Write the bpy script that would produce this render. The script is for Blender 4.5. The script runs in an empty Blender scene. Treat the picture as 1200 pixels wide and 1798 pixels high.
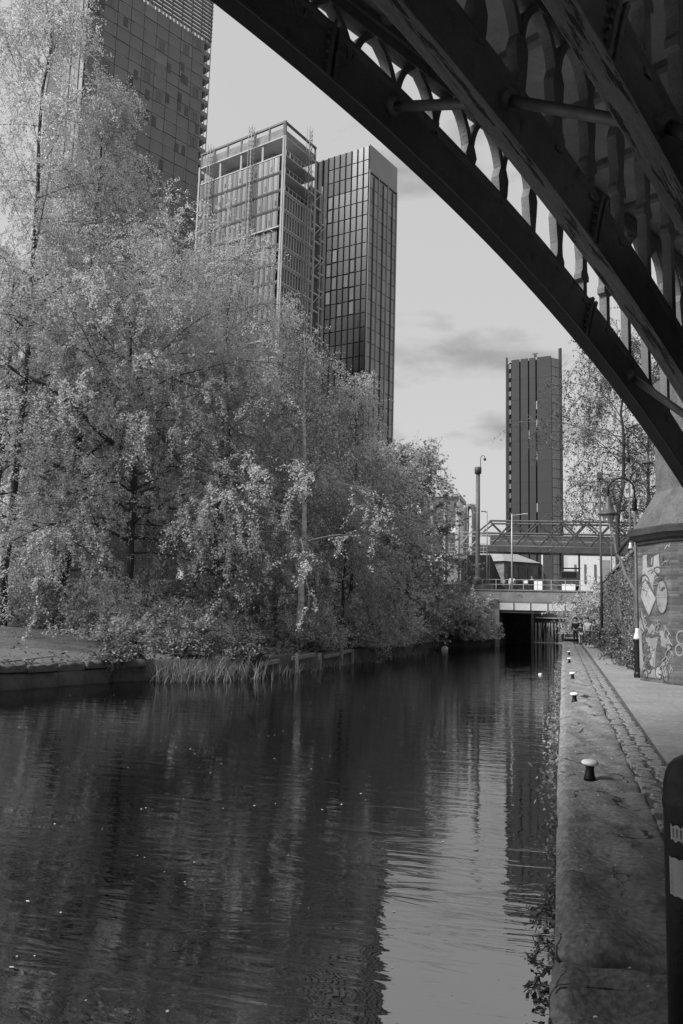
import bpy, math, random
import numpy as np
from mathutils import Matrix, Vector
R = math.radians
scene = bpy.context.scene
col = scene.collection

# ------------------------------------------------------------------ camera
cam_d = bpy.data.cameras.new('camera'); cam = bpy.data.objects.new('camera', cam_d); col.objects.link(cam)
cam_d.sensor_width = 36.0; cam_d.lens = 28.03; cam_d.clip_start = 0.05; cam_d.clip_end = 6000
YAW, PITCH, ROLL = R(15.6), R(7.37), R(1.5)
_f = Vector((-math.sin(YAW)*math.cos(PITCH), math.cos(YAW)*math.cos(PITCH), math.sin(PITCH)))
_r = Vector((math.cos(YAW), math.sin(YAW), 0)); _u = _r.cross(_f)
_r2 = _r*math.cos(ROLL)+_u*math.sin(ROLL); _u2 = -_r*math.sin(ROLL)+_u*math.cos(ROLL)
m = Matrix.Identity(4)
for i in range(3):
    m[i][0] = _r2[i]; m[i][1] = _u2[i]; m[i][2] = -_f[i]
m.translation = Vector((0, 0, 1.6))
cam.matrix_world = m
scene.camera = cam

# ------------------------------------------------------------------ sky and sun
SUN_EL, SUN_AZ = R(45), math.atan2(-0.63, -0.78)   # azimuth as (x,y) direction towards the sun
w = bpy.data.worlds.new('World'); scene.world = w; w.use_nodes = True
nt = w.node_tree; N = nt.nodes; L = nt.links
bg = N['Background']
sky = N.new('ShaderNodeTexSky'); sky.sky_type = 'NISHITA'; sky.sun_disc = False
sky.sun_elevation = SUN_EL; sky.sun_rotation = SUN_AZ  # set precisely below
sx, sy = math.cos(SUN_AZ), math.sin(SUN_AZ)
sky.sun_rotation = math.atan2(sx, sy)
sky.air_density = 1.0; sky.dust_density = 4.0; sky.ozone_density = 1.0
bw = N.new('ShaderNodeRGBToBW'); L.new(sky.outputs[0], bw.inputs[0])
CLOUD_SCL = (9.0, 9.0, 28.0); CLOUD_LOC = (0.900, -8.504, -8.730)   # centred on the bank's direction
# thin cloud veil: evens out the clear-sky gradient, with a few darker clouds
tc = N.new('ShaderNodeTexCoord'); mp = N.new('ShaderNodeMapping')
mp.inputs['Scale'].default_value = (1.0, 1.0, 2.6); mp.inputs['Location'].default_value = (0.35, 0.0, 0.23)
L.new(tc.outputs['Generated'], mp.inputs['Vector'])
nz = N.new('ShaderNodeTexNoise'); nz.inputs['Scale'].default_value = 3.2; nz.inputs['Detail'].default_value = 7
nz.inputs['Roughness'].default_value = 0.52
L.new(mp.outputs[0], nz.inputs['Vector'])
rp = N.new('ShaderNodeValToRGB')
rp.color_ramp.elements[0].position = 0.33; rp.color_ramp.elements[0].color = (0.62, 0.62, 0.62, 1)
rp.color_ramp.elements[1].position = 0.43; rp.color_ramp.elements[1].color = (1, 1, 1, 1)
L.new(nz.outputs['Fac'], rp.inputs[0])
# one darker cloud bank low in the sky ahead
mp2 = N.new('ShaderNodeMapping'); mp2.vector_type = 'POINT'; mp2.inputs['Location'].default_value = CLOUD_LOC; mp2.inputs['Scale'].default_value = CLOUD_SCL
L.new(tc.outputs['Generated'], mp2.inputs['Vector'])
nz2 = N.new('ShaderNodeTexNoise'); nz2.inputs['Scale'].default_value = 9; nz2.inputs['Detail'].default_value = 8; nz2.inputs['Roughness'].default_value = 0.55; L.new(mp.outputs[0], nz2.inputs['Vector'])
ln2 = N.new('ShaderNodeVectorMath'); ln2.operation = 'LENGTH'; L.new(mp2.outputs[0], ln2.inputs[0])
ad2 = N.new('ShaderNodeMath'); ad2.operation = 'MULTIPLY_ADD'; L.new(nz2.outputs['Fac'], ad2.inputs[0]); ad2.inputs[1].default_value = 2.6; L.new(ln2.outputs['Value'], ad2.inputs[2])
mr2 = N.new('ShaderNodeMapRange'); mr2.interpolation_type = 'SMOOTHSTEP'; L.new(ad2.outputs[0], mr2.inputs[0]); mr2.inputs[1].default_value = 1.35; mr2.inputs[2].default_value = 2.4; mr2.inputs[3].default_value = 0.60; mr2.inputs[4].default_value = 1.0
mx = N.new('ShaderNodeMix'); mx.data_type = 'FLOAT'; mx.inputs[0].default_value = 0.62
L.new(bw.outputs[0], mx.inputs[2]); mx.inputs[3].default_value = 6.1
mu = N.new('ShaderNodeMath'); mu.operation = 'MULTIPLY'
L.new(mx.outputs[0], mu.inputs[0]); L.new(rp.outputs[0], mu.inputs[1])
mu2 = N.new('ShaderNodeMath'); mu2.operation = 'MULTIPLY'; L.new(mu.outputs[0], mu2.inputs[0]); L.new(mr2.outputs[0], mu2.inputs[1])
L.new(mu2.outputs[0], bg.inputs['Color']); bg.inputs['Strength'].default_value = 0.095
sd = bpy.data.lights.new('sun', 'SUN'); sd.energy = 4.0; sd.angle = R(20); sd.color = (1, 1, 1)
sun = bpy.data.objects.new('sun', sd); col.objects.link(sun)
sdir = Vector((math.cos(SUN_EL)*sx, math.cos(SUN_EL)*sy, math.sin(SUN_EL)))
sun.rotation_euler = sdir.to_track_quat('Z', 'Y').to_euler(); sun.location = sdir*400
scene.view_settings.view_transform = 'Standard'; scene.view_settings.look = 'None'
scene.view_settings.gamma = 1; scene.view_settings.use_curve_mapping = False
scene.view_settings.exposure = 0.5
scene.render.engine = 'CYCLES'
scene.cycles.max_bounces = 6; scene.cycles.diffuse_bounces = 3; scene.cycles.glossy_bounces = 3
scene.cycles.transmission_bounces = 4; scene.cycles.transparent_max_bounces = 8

# ------------------------------------------------------------------ materials (black and white photograph: greys only)
def g(v): return (v, v, v, 1)
M = {}
def gmat(name, lo, hi, scale=6.0, rough=0.8, bump=0.0, bscale=None, metal=0.0, spec=0.3, detail=6, stretch=None, fine=0.0, patches=None, psoft=0.06, cracks=None):
    m = bpy.data.materials.new(name); m.use_nodes = True
    nt = m.node_tree; n = nt.nodes; l = nt.links; p = n['Principled BSDF']
    p.inputs['Roughness'].default_value = rough; p.inputs['Metallic'].default_value = metal
    p.inputs['Specular IOR Level'].default_value = spec
    t = n.new('ShaderNodeTexCoord'); src = t.outputs['Object']
    if stretch:
        mm = n.new('ShaderNodeMapping'); mm.inputs['Scale'].default_value = stretch; l.new(src, mm.inputs[0]); src = mm.outputs[0]
    nz = n.new('ShaderNodeTexNoise'); nz.inputs['Scale'].default_value = scale; nz.inputs['Detail'].default_value = detail
    nz.inputs['Roughness'].default_value = 0.62
    l.new(src, nz.inputs['Vector'])
    r = n.new('ShaderNodeValToRGB'); r.color_ramp.elements[0].position = 0.3; r.color_ramp.elements[1].position = 0.7
    r.color_ramp.elements[0].color = g(lo); r.color_ramp.elements[1].color = g(hi)
    l.new(nz.outputs['Fac'], r.inputs[0]); colour = r.outputs[0]
    if fine:
        n2 = n.new('ShaderNodeTexNoise'); n2.inputs['Scale'].default_value = scale*14; n2.inputs['Detail'].default_value = 4
        l.new(src, n2.inputs['Vector'])
        r2 = n.new('ShaderNodeMapRange'); r2.inputs[1].default_value = 0.25; r2.inputs[2].default_value = 0.75
        r2.inputs[3].default_value = 1-fine; r2.inputs[4].default_value = 1+fine
        l.new(n2.outputs['Fac'], r2.inputs[0])
        mm = n.new('ShaderNodeVectorMath'); mm.operation = 'SCALE'; l.new(colour, mm.inputs[0]); l.new(r2.outputs[0], mm.inputs['Scale']); colour = mm.outputs[0]
    if patches:   # (value, scale, threshold): stains, moss and flaked paint with a shape of their own
        n3 = n.new('ShaderNodeTexNoise'); n3.inputs['Scale'].default_value = patches[1]; n3.inputs['Detail'].default_value = 9; n3.inputs['Roughness'].default_value = 0.7
        l.new(src, n3.inputs['Vector'])
        r3 = n.new('ShaderNodeMapRange'); r3.inputs[1].default_value = patches[2]; r3.inputs[2].default_value = patches[2]+psoft
        l.new(n3.outputs['Fac'], r3.inputs[0])
        mm = n.new('ShaderNodeMix'); mm.data_type = 'RGBA'; l.new(r3.outputs[0], mm.inputs[0]); l.new(colour, mm.inputs[6]); mm.inputs[7].default_value = g(patches[0]); colour = mm.outputs[2]
    crk = None
    if cracks:   # broken dark crack lines: distorted cell edges, masked by noise
        nd = n.new('ShaderNodeTexNoise'); nd.inputs['Scale'].default_value = 3.0; nd.inputs['Detail'].default_value = 6; l.new(t.outputs['Object'], nd.inputs['Vector'])
        oi = n.new('ShaderNodeObjectInfo'); ra = n.new('ShaderNodeVectorMath'); ra.operation = 'ADD'; l.new(t.outputs['Object'], ra.inputs[0]); l.new(oi.outputs['Location'], ra.inputs[1])
        va = n.new('ShaderNodeVectorMath'); va.operation = 'MULTIPLY_ADD'; l.new(nd.outputs['Color'], va.inputs[0]); va.inputs[1].default_value = (0.35, 0.35, 0.35); l.new(ra.outputs[0], va.inputs[2])
        vo = n.new('ShaderNodeTexVoronoi'); vo.feature = 'DISTANCE_TO_EDGE'; vo.inputs['Scale'].default_value = cracks; l.new(va.outputs[0], vo.inputs['Vector'])
        nm = n.new('ShaderNodeTexNoise'); nm.inputs['Scale'].default_value = 1.7; nm.inputs['Detail'].default_value = 3; l.new(ra.outputs[0], nm.inputs['Vector'])
        th = n.new('ShaderNodeMapRange'); th.inputs[1].default_value = 0.48; th.inputs[2].default_value = 0.62; th.inputs[3].default_value = 0.0; th.inputs[4].default_value = 0.022; l.new(nm.outputs['Fac'], th.inputs[0])
        lt = n.new('ShaderNodeMath'); lt.operation = 'LESS_THAN'; l.new(vo.outputs['Distance'], lt.inputs[0]); l.new(th.outputs[0], lt.inputs[1])
        mm = n.new('ShaderNodeMix'); mm.data_type = 'RGBA'; l.new(lt.outputs[0], mm.inputs[0]); l.new(colour, mm.inputs[6]); mm.inputs[7].default_value = g(0.03); colour = mm.outputs[2]
    l.new(colour, p.inputs['Base Color'])
    if bump:
        b = n.new('ShaderNodeBump'); b.inputs['Strength'].default_value = min(1, bump); b.inputs['Distance'].default_value = 0.02*max(1, bump)
        nb = n.new('ShaderNodeTexNoise'); nb.inputs['Scale'].default_value = bscale or scale*6; nb.inputs['Detail'].default_value = 8
        l.new(src, nb.inputs['Vector']); l.new(nb.outputs['Fac'], b.inputs['Height']); l.new(b.outputs[0], p.inputs['Normal'])
    M[name] = m
    return m
def brickmat(name, lo, hi, mortar, bw_=0.225, bh=0.075, rough=0.9, axis='xz', patches=None):
    m = bpy.data.materials.new(name); m.use_nodes = True
    nt = m.node_tree; n = nt.nodes; l = nt.links; p = n['Principled BSDF']; p.inputs['Roughness'].default_value = rough
    p.inputs['Specular IOR Level'].default_value = 0.2
    t = n.new('ShaderNodeTexCoord'); s = n.new('ShaderNodeSeparateXYZ'); l.new(t.outputs['Object'], s.inputs[0])
    c = n.new('ShaderNodeCombineXYZ')
    if axis == 'xz': l.new(s.outputs[0], c.inputs[0])
    elif axis == 'yz': l.new(s.outputs[1], c.inputs[0])
    else:
        a = n.new('ShaderNodeMath'); l.new(s.outputs[0], a.inputs[0]); l.new(s.outputs[1], a.inputs[1]); l.new(a.outputs[0], c.inputs[0])
    l.new(s.outputs[2], c.inputs[1])
    b = n.new('ShaderNodeTexBrick'); b.inputs['Scale'].default_value = 1; b.inputs['Brick Width'].default_value = bw_; b.inputs['Row Height'].default_value = bh
    b.inputs['Mortar Size'].default_value = 0.008; b.inputs['Color1'].default_value = g(lo); b.inputs['Color2'].default_value = g(hi); b.inputs['Mortar'].default_value = g(mortar)
    l.new(c.outputs[0], b.inputs['Vector'])
    nz = n.new('ShaderNodeTexNoise'); nz.inputs['Scale'].default_value = 1.4; nz.inputs['Detail'].default_value = 9; nz.inputs['Roughness'].default_value = 0.7
    l.new(t.outputs['Object'], nz.inputs['Vector'])
    r2 = n.new('ShaderNodeMapRange'); r2.inputs[1].default_value = 0.3; r2.inputs[2].default_value = 0.7; r2.inputs[3].default_value = 0.5; r2.inputs[4].default_value = 1.45
    l.new(nz.outputs['Fac'], r2.inputs[0])
    mm = n.new('ShaderNodeVectorMath'); mm.operation = 'SCALE'; l.new(b.outputs['Color'], mm.inputs[0]); l.new(r2.outputs[0], mm.inputs['Scale'])
    colour = mm.outputs[0]
    l.new(colour, p.inputs['Base Color'])
    bp = n.new('ShaderNodeBump'); bp.inputs['Strength'].default_value = 0.7; bp.inputs['Distance'].default_value = 0.012
    iv = n.new('ShaderNodeMath'); iv.operation = 'SUBTRACT'; iv.inputs[0].default_value = 1; l.new(b.outputs['Fac'], iv.inputs[1])
    l.new(iv.outputs[0], bp.inputs['Height']); l.new(bp.outputs[0], p.inputs['Normal'])
    M[name] = m; return m
def leafmat(name, lo, hi, trans=0.35, rough=0.6):
    m = bpy.data.materials.new(name); m.use_nodes = True
    nt = m.node_tree; n = nt.nodes; l = nt.links; p = n['Principled BSDF']; out = n['Material Output']
    p.inputs['Roughness'].default_value = rough; p.inputs['Specular IOR Level'].default_value = 0.12
    ge = n.new('ShaderNodeNewGeometry'); r = n.new('ShaderNodeValToRGB')
    r.color_ramp.elements[0].color = g(lo); r.color_ramp.elements[1].color = g(hi)
    l.new(ge.outputs['Random Per Island'], r.inputs[0]); l.new(r.outputs[0], p.inputs['Base Color'])
    tr = n.new('ShaderNodeBsdfTranslucent'); l.new(r.outputs[0], tr.inputs['Color'])
    ms = n.new('ShaderNodeMixShader'); ms.inputs[0].default_value = trans
    l.new(p.outputs[0], ms.inputs[1]); l.new(tr.outputs[0], ms.inputs[2]); l.new(ms.outputs[0], out.inputs['Surface'])
    M[name] = m; return m
def glassmat(name, v, rough=0.08, vary=0.0):
    m = bpy.data.materials.new(name); m.use_nodes = True
    n = m.node_tree.nodes; l = m.node_tree.links; p = n['Principled BSDF']
    p.inputs['Base Color'].default_value = g(v); p.inputs['Roughness'].default_value = rough; p.inputs['Specular IOR Level'].default_value = 0.6
    if vary:
        oi = n.new('ShaderNodeObjectInfo'); r = n.new('ShaderNodeMapRange'); r.inputs[3].default_value = v*(1-vary); r.inputs[4].default_value = v*(1+vary)
        l.new(oi.outputs['Random'], r.inputs[0]); c = n.new('ShaderNodeCombineXYZ')
        for k in range(3): l.new(r.outputs[0], c.inputs[k])
        l.new(c.outputs[0], p.inputs['Base Color'])
    M[name] = m; return m

gmat('iron', 0.085, 0.14, 1.3, 0.6, 0.7, 24, spec=0.3, fine=0.15, patches=(0.045, 1.8, 0.58), psoft=0.12)
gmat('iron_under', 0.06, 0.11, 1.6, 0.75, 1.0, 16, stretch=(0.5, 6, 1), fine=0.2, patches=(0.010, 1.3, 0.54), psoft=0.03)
gmat('deck_soffit', 0.16, 0.26, 0.9, 0.85, 0.3, 12, fine=0.1)
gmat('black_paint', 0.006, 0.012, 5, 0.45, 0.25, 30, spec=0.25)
gmat('grey_paint', 0.06, 0.11, 4, 0.5, 0.1)
gmat('pale_paint', 0.45, 0.6, 3, 0.6)
gmat('white_paint', 0.68, 0.84, 7, 0.55, 0.1, patches=(0.4, 9, 0.64))
gmat('steel_grey', 0.16, 0.24, 3, 0.5, 0.1)
gmat('dark_steel', 0.045, 0.08, 3, 0.5, 0.1)
gmat('galvanised', 0.32, 0.45, 4, 0.45, 0.0, metal=0.2)
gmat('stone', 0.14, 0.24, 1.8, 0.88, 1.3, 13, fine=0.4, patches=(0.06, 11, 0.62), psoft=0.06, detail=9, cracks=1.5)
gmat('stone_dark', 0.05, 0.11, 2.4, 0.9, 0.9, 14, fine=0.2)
gmat('pier_stone', 0.06, 0.13, 1.7, 0.88, 1.0, 9, fine=0.3, patches=(0.05, 1.8, 0.54), psoft=0.2)
gmat('cap_stone', 0.022, 0.045, 2.0, 0.8, 0.5, 14)
gmat('sett', 0.15, 0.27, 3.0, 0.88, 1.2, 20, fine=0.3, patches=(0.09, 4, 0.55), psoft=0.2)
gmat('asphalt', 0.19, 0.27, 0.7, 0.9, 0.8, 45, fine=0.3, patches=(0.15, 0.9, 0.5), psoft=0.2)
gmat('earth', 0.06, 0.12, 1.2, 0.95, 0.9, 9, fine=0.3)
gmat('bank_path', 0.06, 0.12, 0.5, 0.95, 0.8, 9, fine=0.25)
gmat('ground_far', 0.10, 0.16, 0.2, 0.95)
gmat('bark', 0.035, 0.075, 5, 0.95, 0.9, 22, stretch=(1, 1, 0.3))
gmat('birch_bark', 0.36, 0.62, 3.0, 0.85, 0.6, 16, stretch=(1, 1, 2.6), patches=(0.06, 3.4, 0.58))
gmat('twig', 0.09, 0.16, 5, 0.9)
gmat('timber', 0.16, 0.30, 6, 0.9, 0.8, 20, stretch=(1, 1, 4))
gmat('concrete', 0.16, 0.26, 1.1, 0.9, 0.4, 14, fine=0.15, patches=(0.1, 1.5, 0.6))
gmat('panel_metal', 0.125, 0.165, 0.35, 0.5, spec=0.4, stretch=(1, 1, 0.5))
gmat('panel_light', 0.16, 0.20, 0.35, 0.5)
gmat('tower_core', 0.07, 0.10, 0.3, 0.7)
gmat('panel_edge', 0.22, 0.28, 0.35, 0.5)
glassmat('glass_bay', 0.13, 0.25, 0.4)
gmat('slab_light', 0.30, 0.40, 0.4, 0.7)
gmat('slab_dark', 0.05, 0.08, 0.4, 0.8)
gmat('clad_dark', 0.034, 0.042, 0.15, 0.6)
gmat('clad_right', 0.19, 0.26, 0.25, 0.5, stretch=(1, 1, 0.4))
gmat('roof_tile', 0.20, 0.28, 1.5, 0.85, 0.4)
gmat('graffiti_light', 0.15, 0.24, 3.5, 0.8, patches=(0.14, 5, 0.56))
gmat('graffiti_pale', 0.20, 0.33, 4, 0.8, patches=(0.17, 6, 0.56))
gmat('graffiti_dark', 0.04, 0.08, 4, 0.8, patches=(0.13, 7, 0.56))
gmat('graffiti_mid', 0.16, 0.24, 3, 0.8, patches=(0.09, 5, 0.6))
gmat('skin', 0.28, 0.34, 6, 0.6)
gmat('cloth_black', 0.010, 0.02, 8, 0.9)
gmat('cloth_grey', 0.30, 0.40, 8, 0.9)
gmat('cloth_dark', 0.03, 0.05, 8, 0.9)
gmat('cloth_white', 0.6, 0.72, 8, 0.9)
gmat('hair', 0.012, 0.03, 20, 0.7)
gmat('falling_water', 0.18, 0.6, 2.0, 0.35, 0.5, 8, stretch=(3, 3, 0.35))
gmat('canvas_black', 0.010, 0.018, 2, 0.9)
gmat('petal', 0.55, 0.8, 3, 0.7)
brickmat('brick', 0.06, 0.13, 0.10, axis='x+y')
brickmat('brick_wall', 0.085, 0.16, 0.13, axis='yz')
brickmat('brick_house', 0.14, 0.20, 0.17, axis='xz')
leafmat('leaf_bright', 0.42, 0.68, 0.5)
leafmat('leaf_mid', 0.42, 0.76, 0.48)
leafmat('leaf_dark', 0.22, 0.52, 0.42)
leafmat('leaf_ivy', 0.07, 0.24, 0.15, 0.4)
leafmat('leaf_right', 0.06, 0.17, 0.3)
leafmat('reed', 0.09, 0.30, 0.3)
glassmat('glass_dark', 0.03, 0.3, 0.6)
glassmat('glass_mid', 0.10, 0.12, 0.45)
glassmat('glass_pale', 0.21, 0.25, 0.35)
glassmat('glass_side', 0.16, 0.15, 0.3)

def water_material():
    m = bpy.data.materials.new('water'); m.use_nodes = True
    n = m.node_tree.nodes; l = m.node_tree.links; n.remove(n['Principled BSDF']); out = n['Material Output']
    di = n.new('ShaderNodeBsdfDiffuse'); di.inputs['Color'].default_value = g(0.003)
    gl = n.new('ShaderNodeBsdfGlossy'); gl.inputs['Roughness'].default_value = 0.015; gl.inputs['Color'].default_value = g(0.95)
    fr = n.new('ShaderNodeFresnel'); fr.inputs['IOR'].default_value = 4.2
    ms = n.new('ShaderNodeMixShader'); l.new(fr.outputs[0], ms.inputs[0]); l.new(di.outputs[0], ms.inputs[1]); l.new(gl.outputs[0], ms.inputs[2])
    tc = n.new('ShaderNodeTexCoord')
    def wave(scale, stretch, detail, dist=0.0, rot=0.0):
        mp = n.new('ShaderNodeMapping'); mp.inputs['Scale'].default_value = stretch; mp.inputs['Rotation'].default_value = (0, 0, rot); l.new(tc.outputs['Object'], mp.inputs[0])
        z = n.new('ShaderNodeTexNoise'); z.inputs['Scale'].default_value = scale; z.inputs['Detail'].default_value = detail; z.inputs['Distortion'].default_value = dist
        l.new(mp.outputs[0], z.inputs['Vector']); return z.outputs['Fac']
    a = wave(1.0, (0.7, 2.5, 1), 3, 1.4, R(-14)); b = wave(1.0, (2.0, 8.0, 1), 3, 0.8, R(-22)); c = wave(0.16, (1, 1.6, 1), 3, 0.5)
    # ripples die away in calm patches
    cm = n.new('ShaderNodeMapRange'); l.new(c, cm.inputs[0]); cm.inputs[1].default_value = 0.35; cm.inputs[2].default_value = 0.6; cm.inputs[3].default_value = 0.12; cm.inputs[4].default_value = 1.15
    mb = n.new('ShaderNodeMath'); mb.operation = 'MULTIPLY'; l.new(b, mb.inputs[0]); l.new(cm.outputs[0], mb.inputs[1])
    b1 = n.new('ShaderNodeBump'); b1.inputs['Strength'].default_value = 1.0; b1.inputs['Distance'].default_value = 0.0075; l.new(a, b1.inputs['Height'])
    b2 = n.new('ShaderNodeBump'); b2.inputs['Strength'].default_value = 1.0; b2.inputs['Distance'].default_value = 0.0021; l.new(mb.outputs[0], b2.inputs['Height']); l.new(b1.outputs[0], b2.inputs['Normal'])
    for s in (gl, fr): l.new(b2.outputs[0], s.inputs['Normal'])
    l.new(ms.outputs[0], out.inputs['Surface'])
    M['water'] = m
water_material()

# ------------------------------------------------------------------ helpers
def tag(o, label=None, cat=None, group=None, kind=None):
    if label: o['label'] = label
    if cat: o['category'] = cat
    if group: o['group'] = group
    if kind: o['kind'] = kind
    return o
def wmat(o):
    mm = Matrix.LocRotScale(o.location, o.rotation_euler, o.scale)
    return (wmat(o.parent) @ o.matrix_parent_inverse @ mm) if o.parent else mm
def par(o, p):
    if p is not None:
        o.parent = p; o.matrix_parent_inverse = wmat(p).inverted()
    return o
def thing(name, loc, label, cat, group=None, rz=0):
    o = bpy.data.objects.new(name, None); col.objects.link(o); o.location = loc; o.rotation_euler = (0, 0, rz); o.empty_display_size = 0.3
    return tag(o, label, cat, group)
def link(name, mesh, parent=None, loc=(0, 0, 0), rz=0, local=False):
    o = bpy.data.objects.new(name, mesh); col.objects.link(o); o.location = loc; o.rotation_euler = (0, 0, rz)
    if parent is not None:
        if local: o.parent = parent
        else: par(o, parent)
    return o
class MB:
    def __init__(s): s.v = []; s.f = []; s.m = []
    def add(s, vs, fs):
        b = len(s.v); s.v += [tuple(p) for p in vs]; s.f += [tuple(i+b for i in f) for f in fs]; return s
    def box(s, c, d, rz=0.0, rot=None):
        hx, hy, hz = d[0]/2, d[1]/2, d[2]/2
        p = [Vector((x, y, z)) for z in (-hz, hz) for x, y in ((-hx, -hy), (hx, -hy), (hx, hy), (-hx, hy))]
        mm = rot if rot is not None else Matrix.Rotation(rz, 3, 'Z')
        return s.add([mm @ q + Vector(c) for q in p], [(3, 2, 1, 0), (4, 5, 6, 7), (0, 1, 5, 4), (1, 2, 6, 5), (2, 3, 7, 6), (3, 0, 4, 7)])
    def beam(s, a, b, wd, ht, up=(0, 0, 1)):
        a = Vector(a); b = Vector(b); d = (b-a); ln = d.length; d.normalize(); x = d.cross(Vector(up))
        if x.length < 1e-4: x = Vector((1, 0, 0))
        x.normalize(); z = x.cross(d); mm = Matrix((x, d, z)).transposed()
        return s.box((a+b)/2, (wd, ln, ht), rot=mm)
    def tube(s, pts, rad, n=6, cap=True):
        pts = [Vector(p) for p in pts]
        if not hasattr(rad, '__len__'): rad = [rad]*len(pts)
        vs = []; fs = []; ref = Vector((0.31, 0.17, 0.93))
        for i, p in enumerate(pts):
            d = (pts[min(i+1, len(pts)-1)]-pts[max(i-1, 0)]).normalized()
            if abs(d.dot(ref)) > 0.95: ref = Vector((1, 0.1, 0))
            x = d.cross(ref).normalized(); y = d.cross(x).normalized()
            ref = x.cross(d)
            for k in range(n):
                a = 2*math.pi*k/n; vs.append(p+(x*math.cos(a)+y*math.sin(a))*rad[i])
        for i in range(len(pts)-1):
            for k in range(n): fs.append((i*n+k, i*n+(k+1) % n, (i+1)*n+(k+1) % n, (i+1)*n+k))
        if cap: fs.append(tuple(range(n))[::-1]); fs.append(tuple((len(pts)-1)*n+k for k in range(n)))
        return s.add(vs, fs)
    def lathe(s, prof, n=16, c=(0, 0, 0)):
        vs = []; fs = []
        for r, z in prof:
            for k in range(n):
                a = 2*math.pi*k/n; vs.append((c[0]+r*math.cos(a), c[1]+r*math.sin(a), c[2]+z))
        for i in range(len(prof)-1):
            for k in range(n): fs.append((i*n+k, i*n+(k+1) % n, (i+1)*n+(k+1) % n, (i+1)*n+k))
        fs.append(tuple(range(n))[::-1]); fs.append(tuple((len(prof)-1)*n+k for k in range(n)))
        return s.add(vs, fs)
    def extrude(s, poly, vec):
        n = len(poly); a = [Vector(p) for p in poly]; b = [p+Vector(vec) for p in a]
        return s.add(a+b, [tuple(range(n))[::-1], tuple(range(n, 2*n))]+[(i, (i+1) % n, n+(i+1) % n, n+i) for i in range(n)])
    def prism(s, poly, z0, z1): return s.extrude([(p[0], p[1], z0) for p in poly], (0, 0, z1-z0))
    def mesh(s, name, mat, smooth=False):
        me = bpy.data.meshes.new(name); me.from_pydata(s.v, [], s.f)
        import bmesh
        bm = bmesh.new(); bm.from_mesh(me); bmesh.ops.recalc_face_normals(bm, faces=bm.faces); bm.to_mesh(me); bm.free()
        me.materials.append(M[mat])
        if smooth: me.polygons.foreach_set('use_smooth', [True]*len(me.polygons))
        return me
    def build(s, name, mat, parent=None, smooth=False, bevel=0, loc=(0, 0, 0), local=False, rz=0):
        o = link(name, s.mesh(name, mat, smooth), parent, loc, rz, local)
        if bevel:
            b = o.modifiers.new('bevel', 'BEVEL'); b.width = bevel; b.segments = 2; b.limit_method = 'ANGLE'; b.angle_limit = R(40)
        return o
def np_mesh(name, verts, faces, mat, smooth=False):
    me = bpy.data.meshes.new(name); k = faces.shape[1]; nf = len(faces)
    me.vertices.add(len(verts)); me.vertices.foreach_set('co', np.ascontiguousarray(verts, np.float32).ravel())
    me.loops.add(nf*k); me.loops.foreach_set('vertex_index', np.ascontiguousarray(faces, np.int32).ravel())
    me.polygons.add(nf); me.polygons.foreach_set('loop_start', np.arange(nf, dtype=np.int32)*k)
    if smooth: me.polygons.foreach_set('use_smooth', np.ones(nf, bool))
    me.update(calc_edges=True); me.materials.append(M[mat]); return me
def unit(v): return v/np.maximum(np.linalg.norm(v, axis=-1, keepdims=True), 1e-9)
def tubes_np(paths, rad, sides):
    T, Pn, _ = paths.shape
    d = np.empty_like(paths); d[:, 1:-1] = paths[:, 2:]-paths[:, :-2]; d[:, 0] = paths[:, 1]-paths[:, 0]; d[:, -1] = paths[:, -1]-paths[:, -2]
    d = unit(d); ref = np.where(np.abs(d[..., 2:3]) > 0.9, np.array([1., 0, 0]), np.array([0, 0, 1.]))
    x = unit(np.cross(d, ref)); y = np.cross(d, x)
    a = np.arange(sides)*2*np.pi/sides
    v = paths[:, :, None, :]+rad[:, :, None, None]*(np.cos(a)[None, None, :, None]*x[:, :, None, :]+np.sin(a)[None, None, :, None]*y[:, :, None, :])
    idx = np.arange(T*Pn*sides).reshape(T, Pn, sides); nx = np.roll(idx, -1, axis=2)
    f = np.stack([idx[:, :-1], nx[:, :-1], nx[:, 1:], idx[:, 1:]], axis=-1).reshape(-1, 4)
    return v.reshape(-1, 3), f
def leaves_np(pos, size, rng, flat=0.0, aspect=0.55, normal=None, axis=None):
    n = len(pos)
    a = unit(rng.normal(size=(n, 3))) if axis is None else unit(axis+0.5*rng.normal(size=(n, 3)))
    nr = rng.normal(size=(n, 3)); nr[:, 2] = np.abs(nr[:, 2])+flat
    if normal is not None: nr = normal+0.55*rng.normal(size=(n, 3))
    nr = unit(nr); b = unit(np.cross(nr, a)); a = np.cross(b, nr)
    s = size*(0.65+0.7*rng.random((n, 1)))
    fold = nr*s*0.12
    v = np.stack([pos-a*s*0.5, pos+b*s*0.5*aspect-a*s*0.05+fold, pos+a*s*0.5, pos-b*s*0.5*aspect-a*s*0.05+fold], axis=1).reshape(-1, 3)
    return v, np.arange(n*4).reshape(n, 4)

def grow(base_pts, dirs, lens, pts, rng, gravity, wander):
    """polylines from base points: direction bends by gravity and wanders"""
    n = len(base_pts); P = np.empty((n, pts, 3)); P[:, 0] = base_pts; d = unit(dirs.copy()); st = (lens/(pts-1))[:, None]
    for i in range(1, pts):
        d = unit(d+wander*rng.normal(size=(n, 3))+np.array([0, 0, -1.])*gravity*(i/pts))
        P[:, i] = P[:, i-1]+d*st
    return P
def along(P, t, rng):
    """sample point and tangent on each polyline at t (n,k)"""
    n, p, _ = P.shape; x = t*(p-1); i = np.clip(x.astype(int), 0, p-2); f = (x-i)[..., None]; r = np.arange(n)[:, None]
    return P[r, i]*(1-f)+P[r, i+1]*f, unit(P[r, i+1]-P[r, i])

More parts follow.
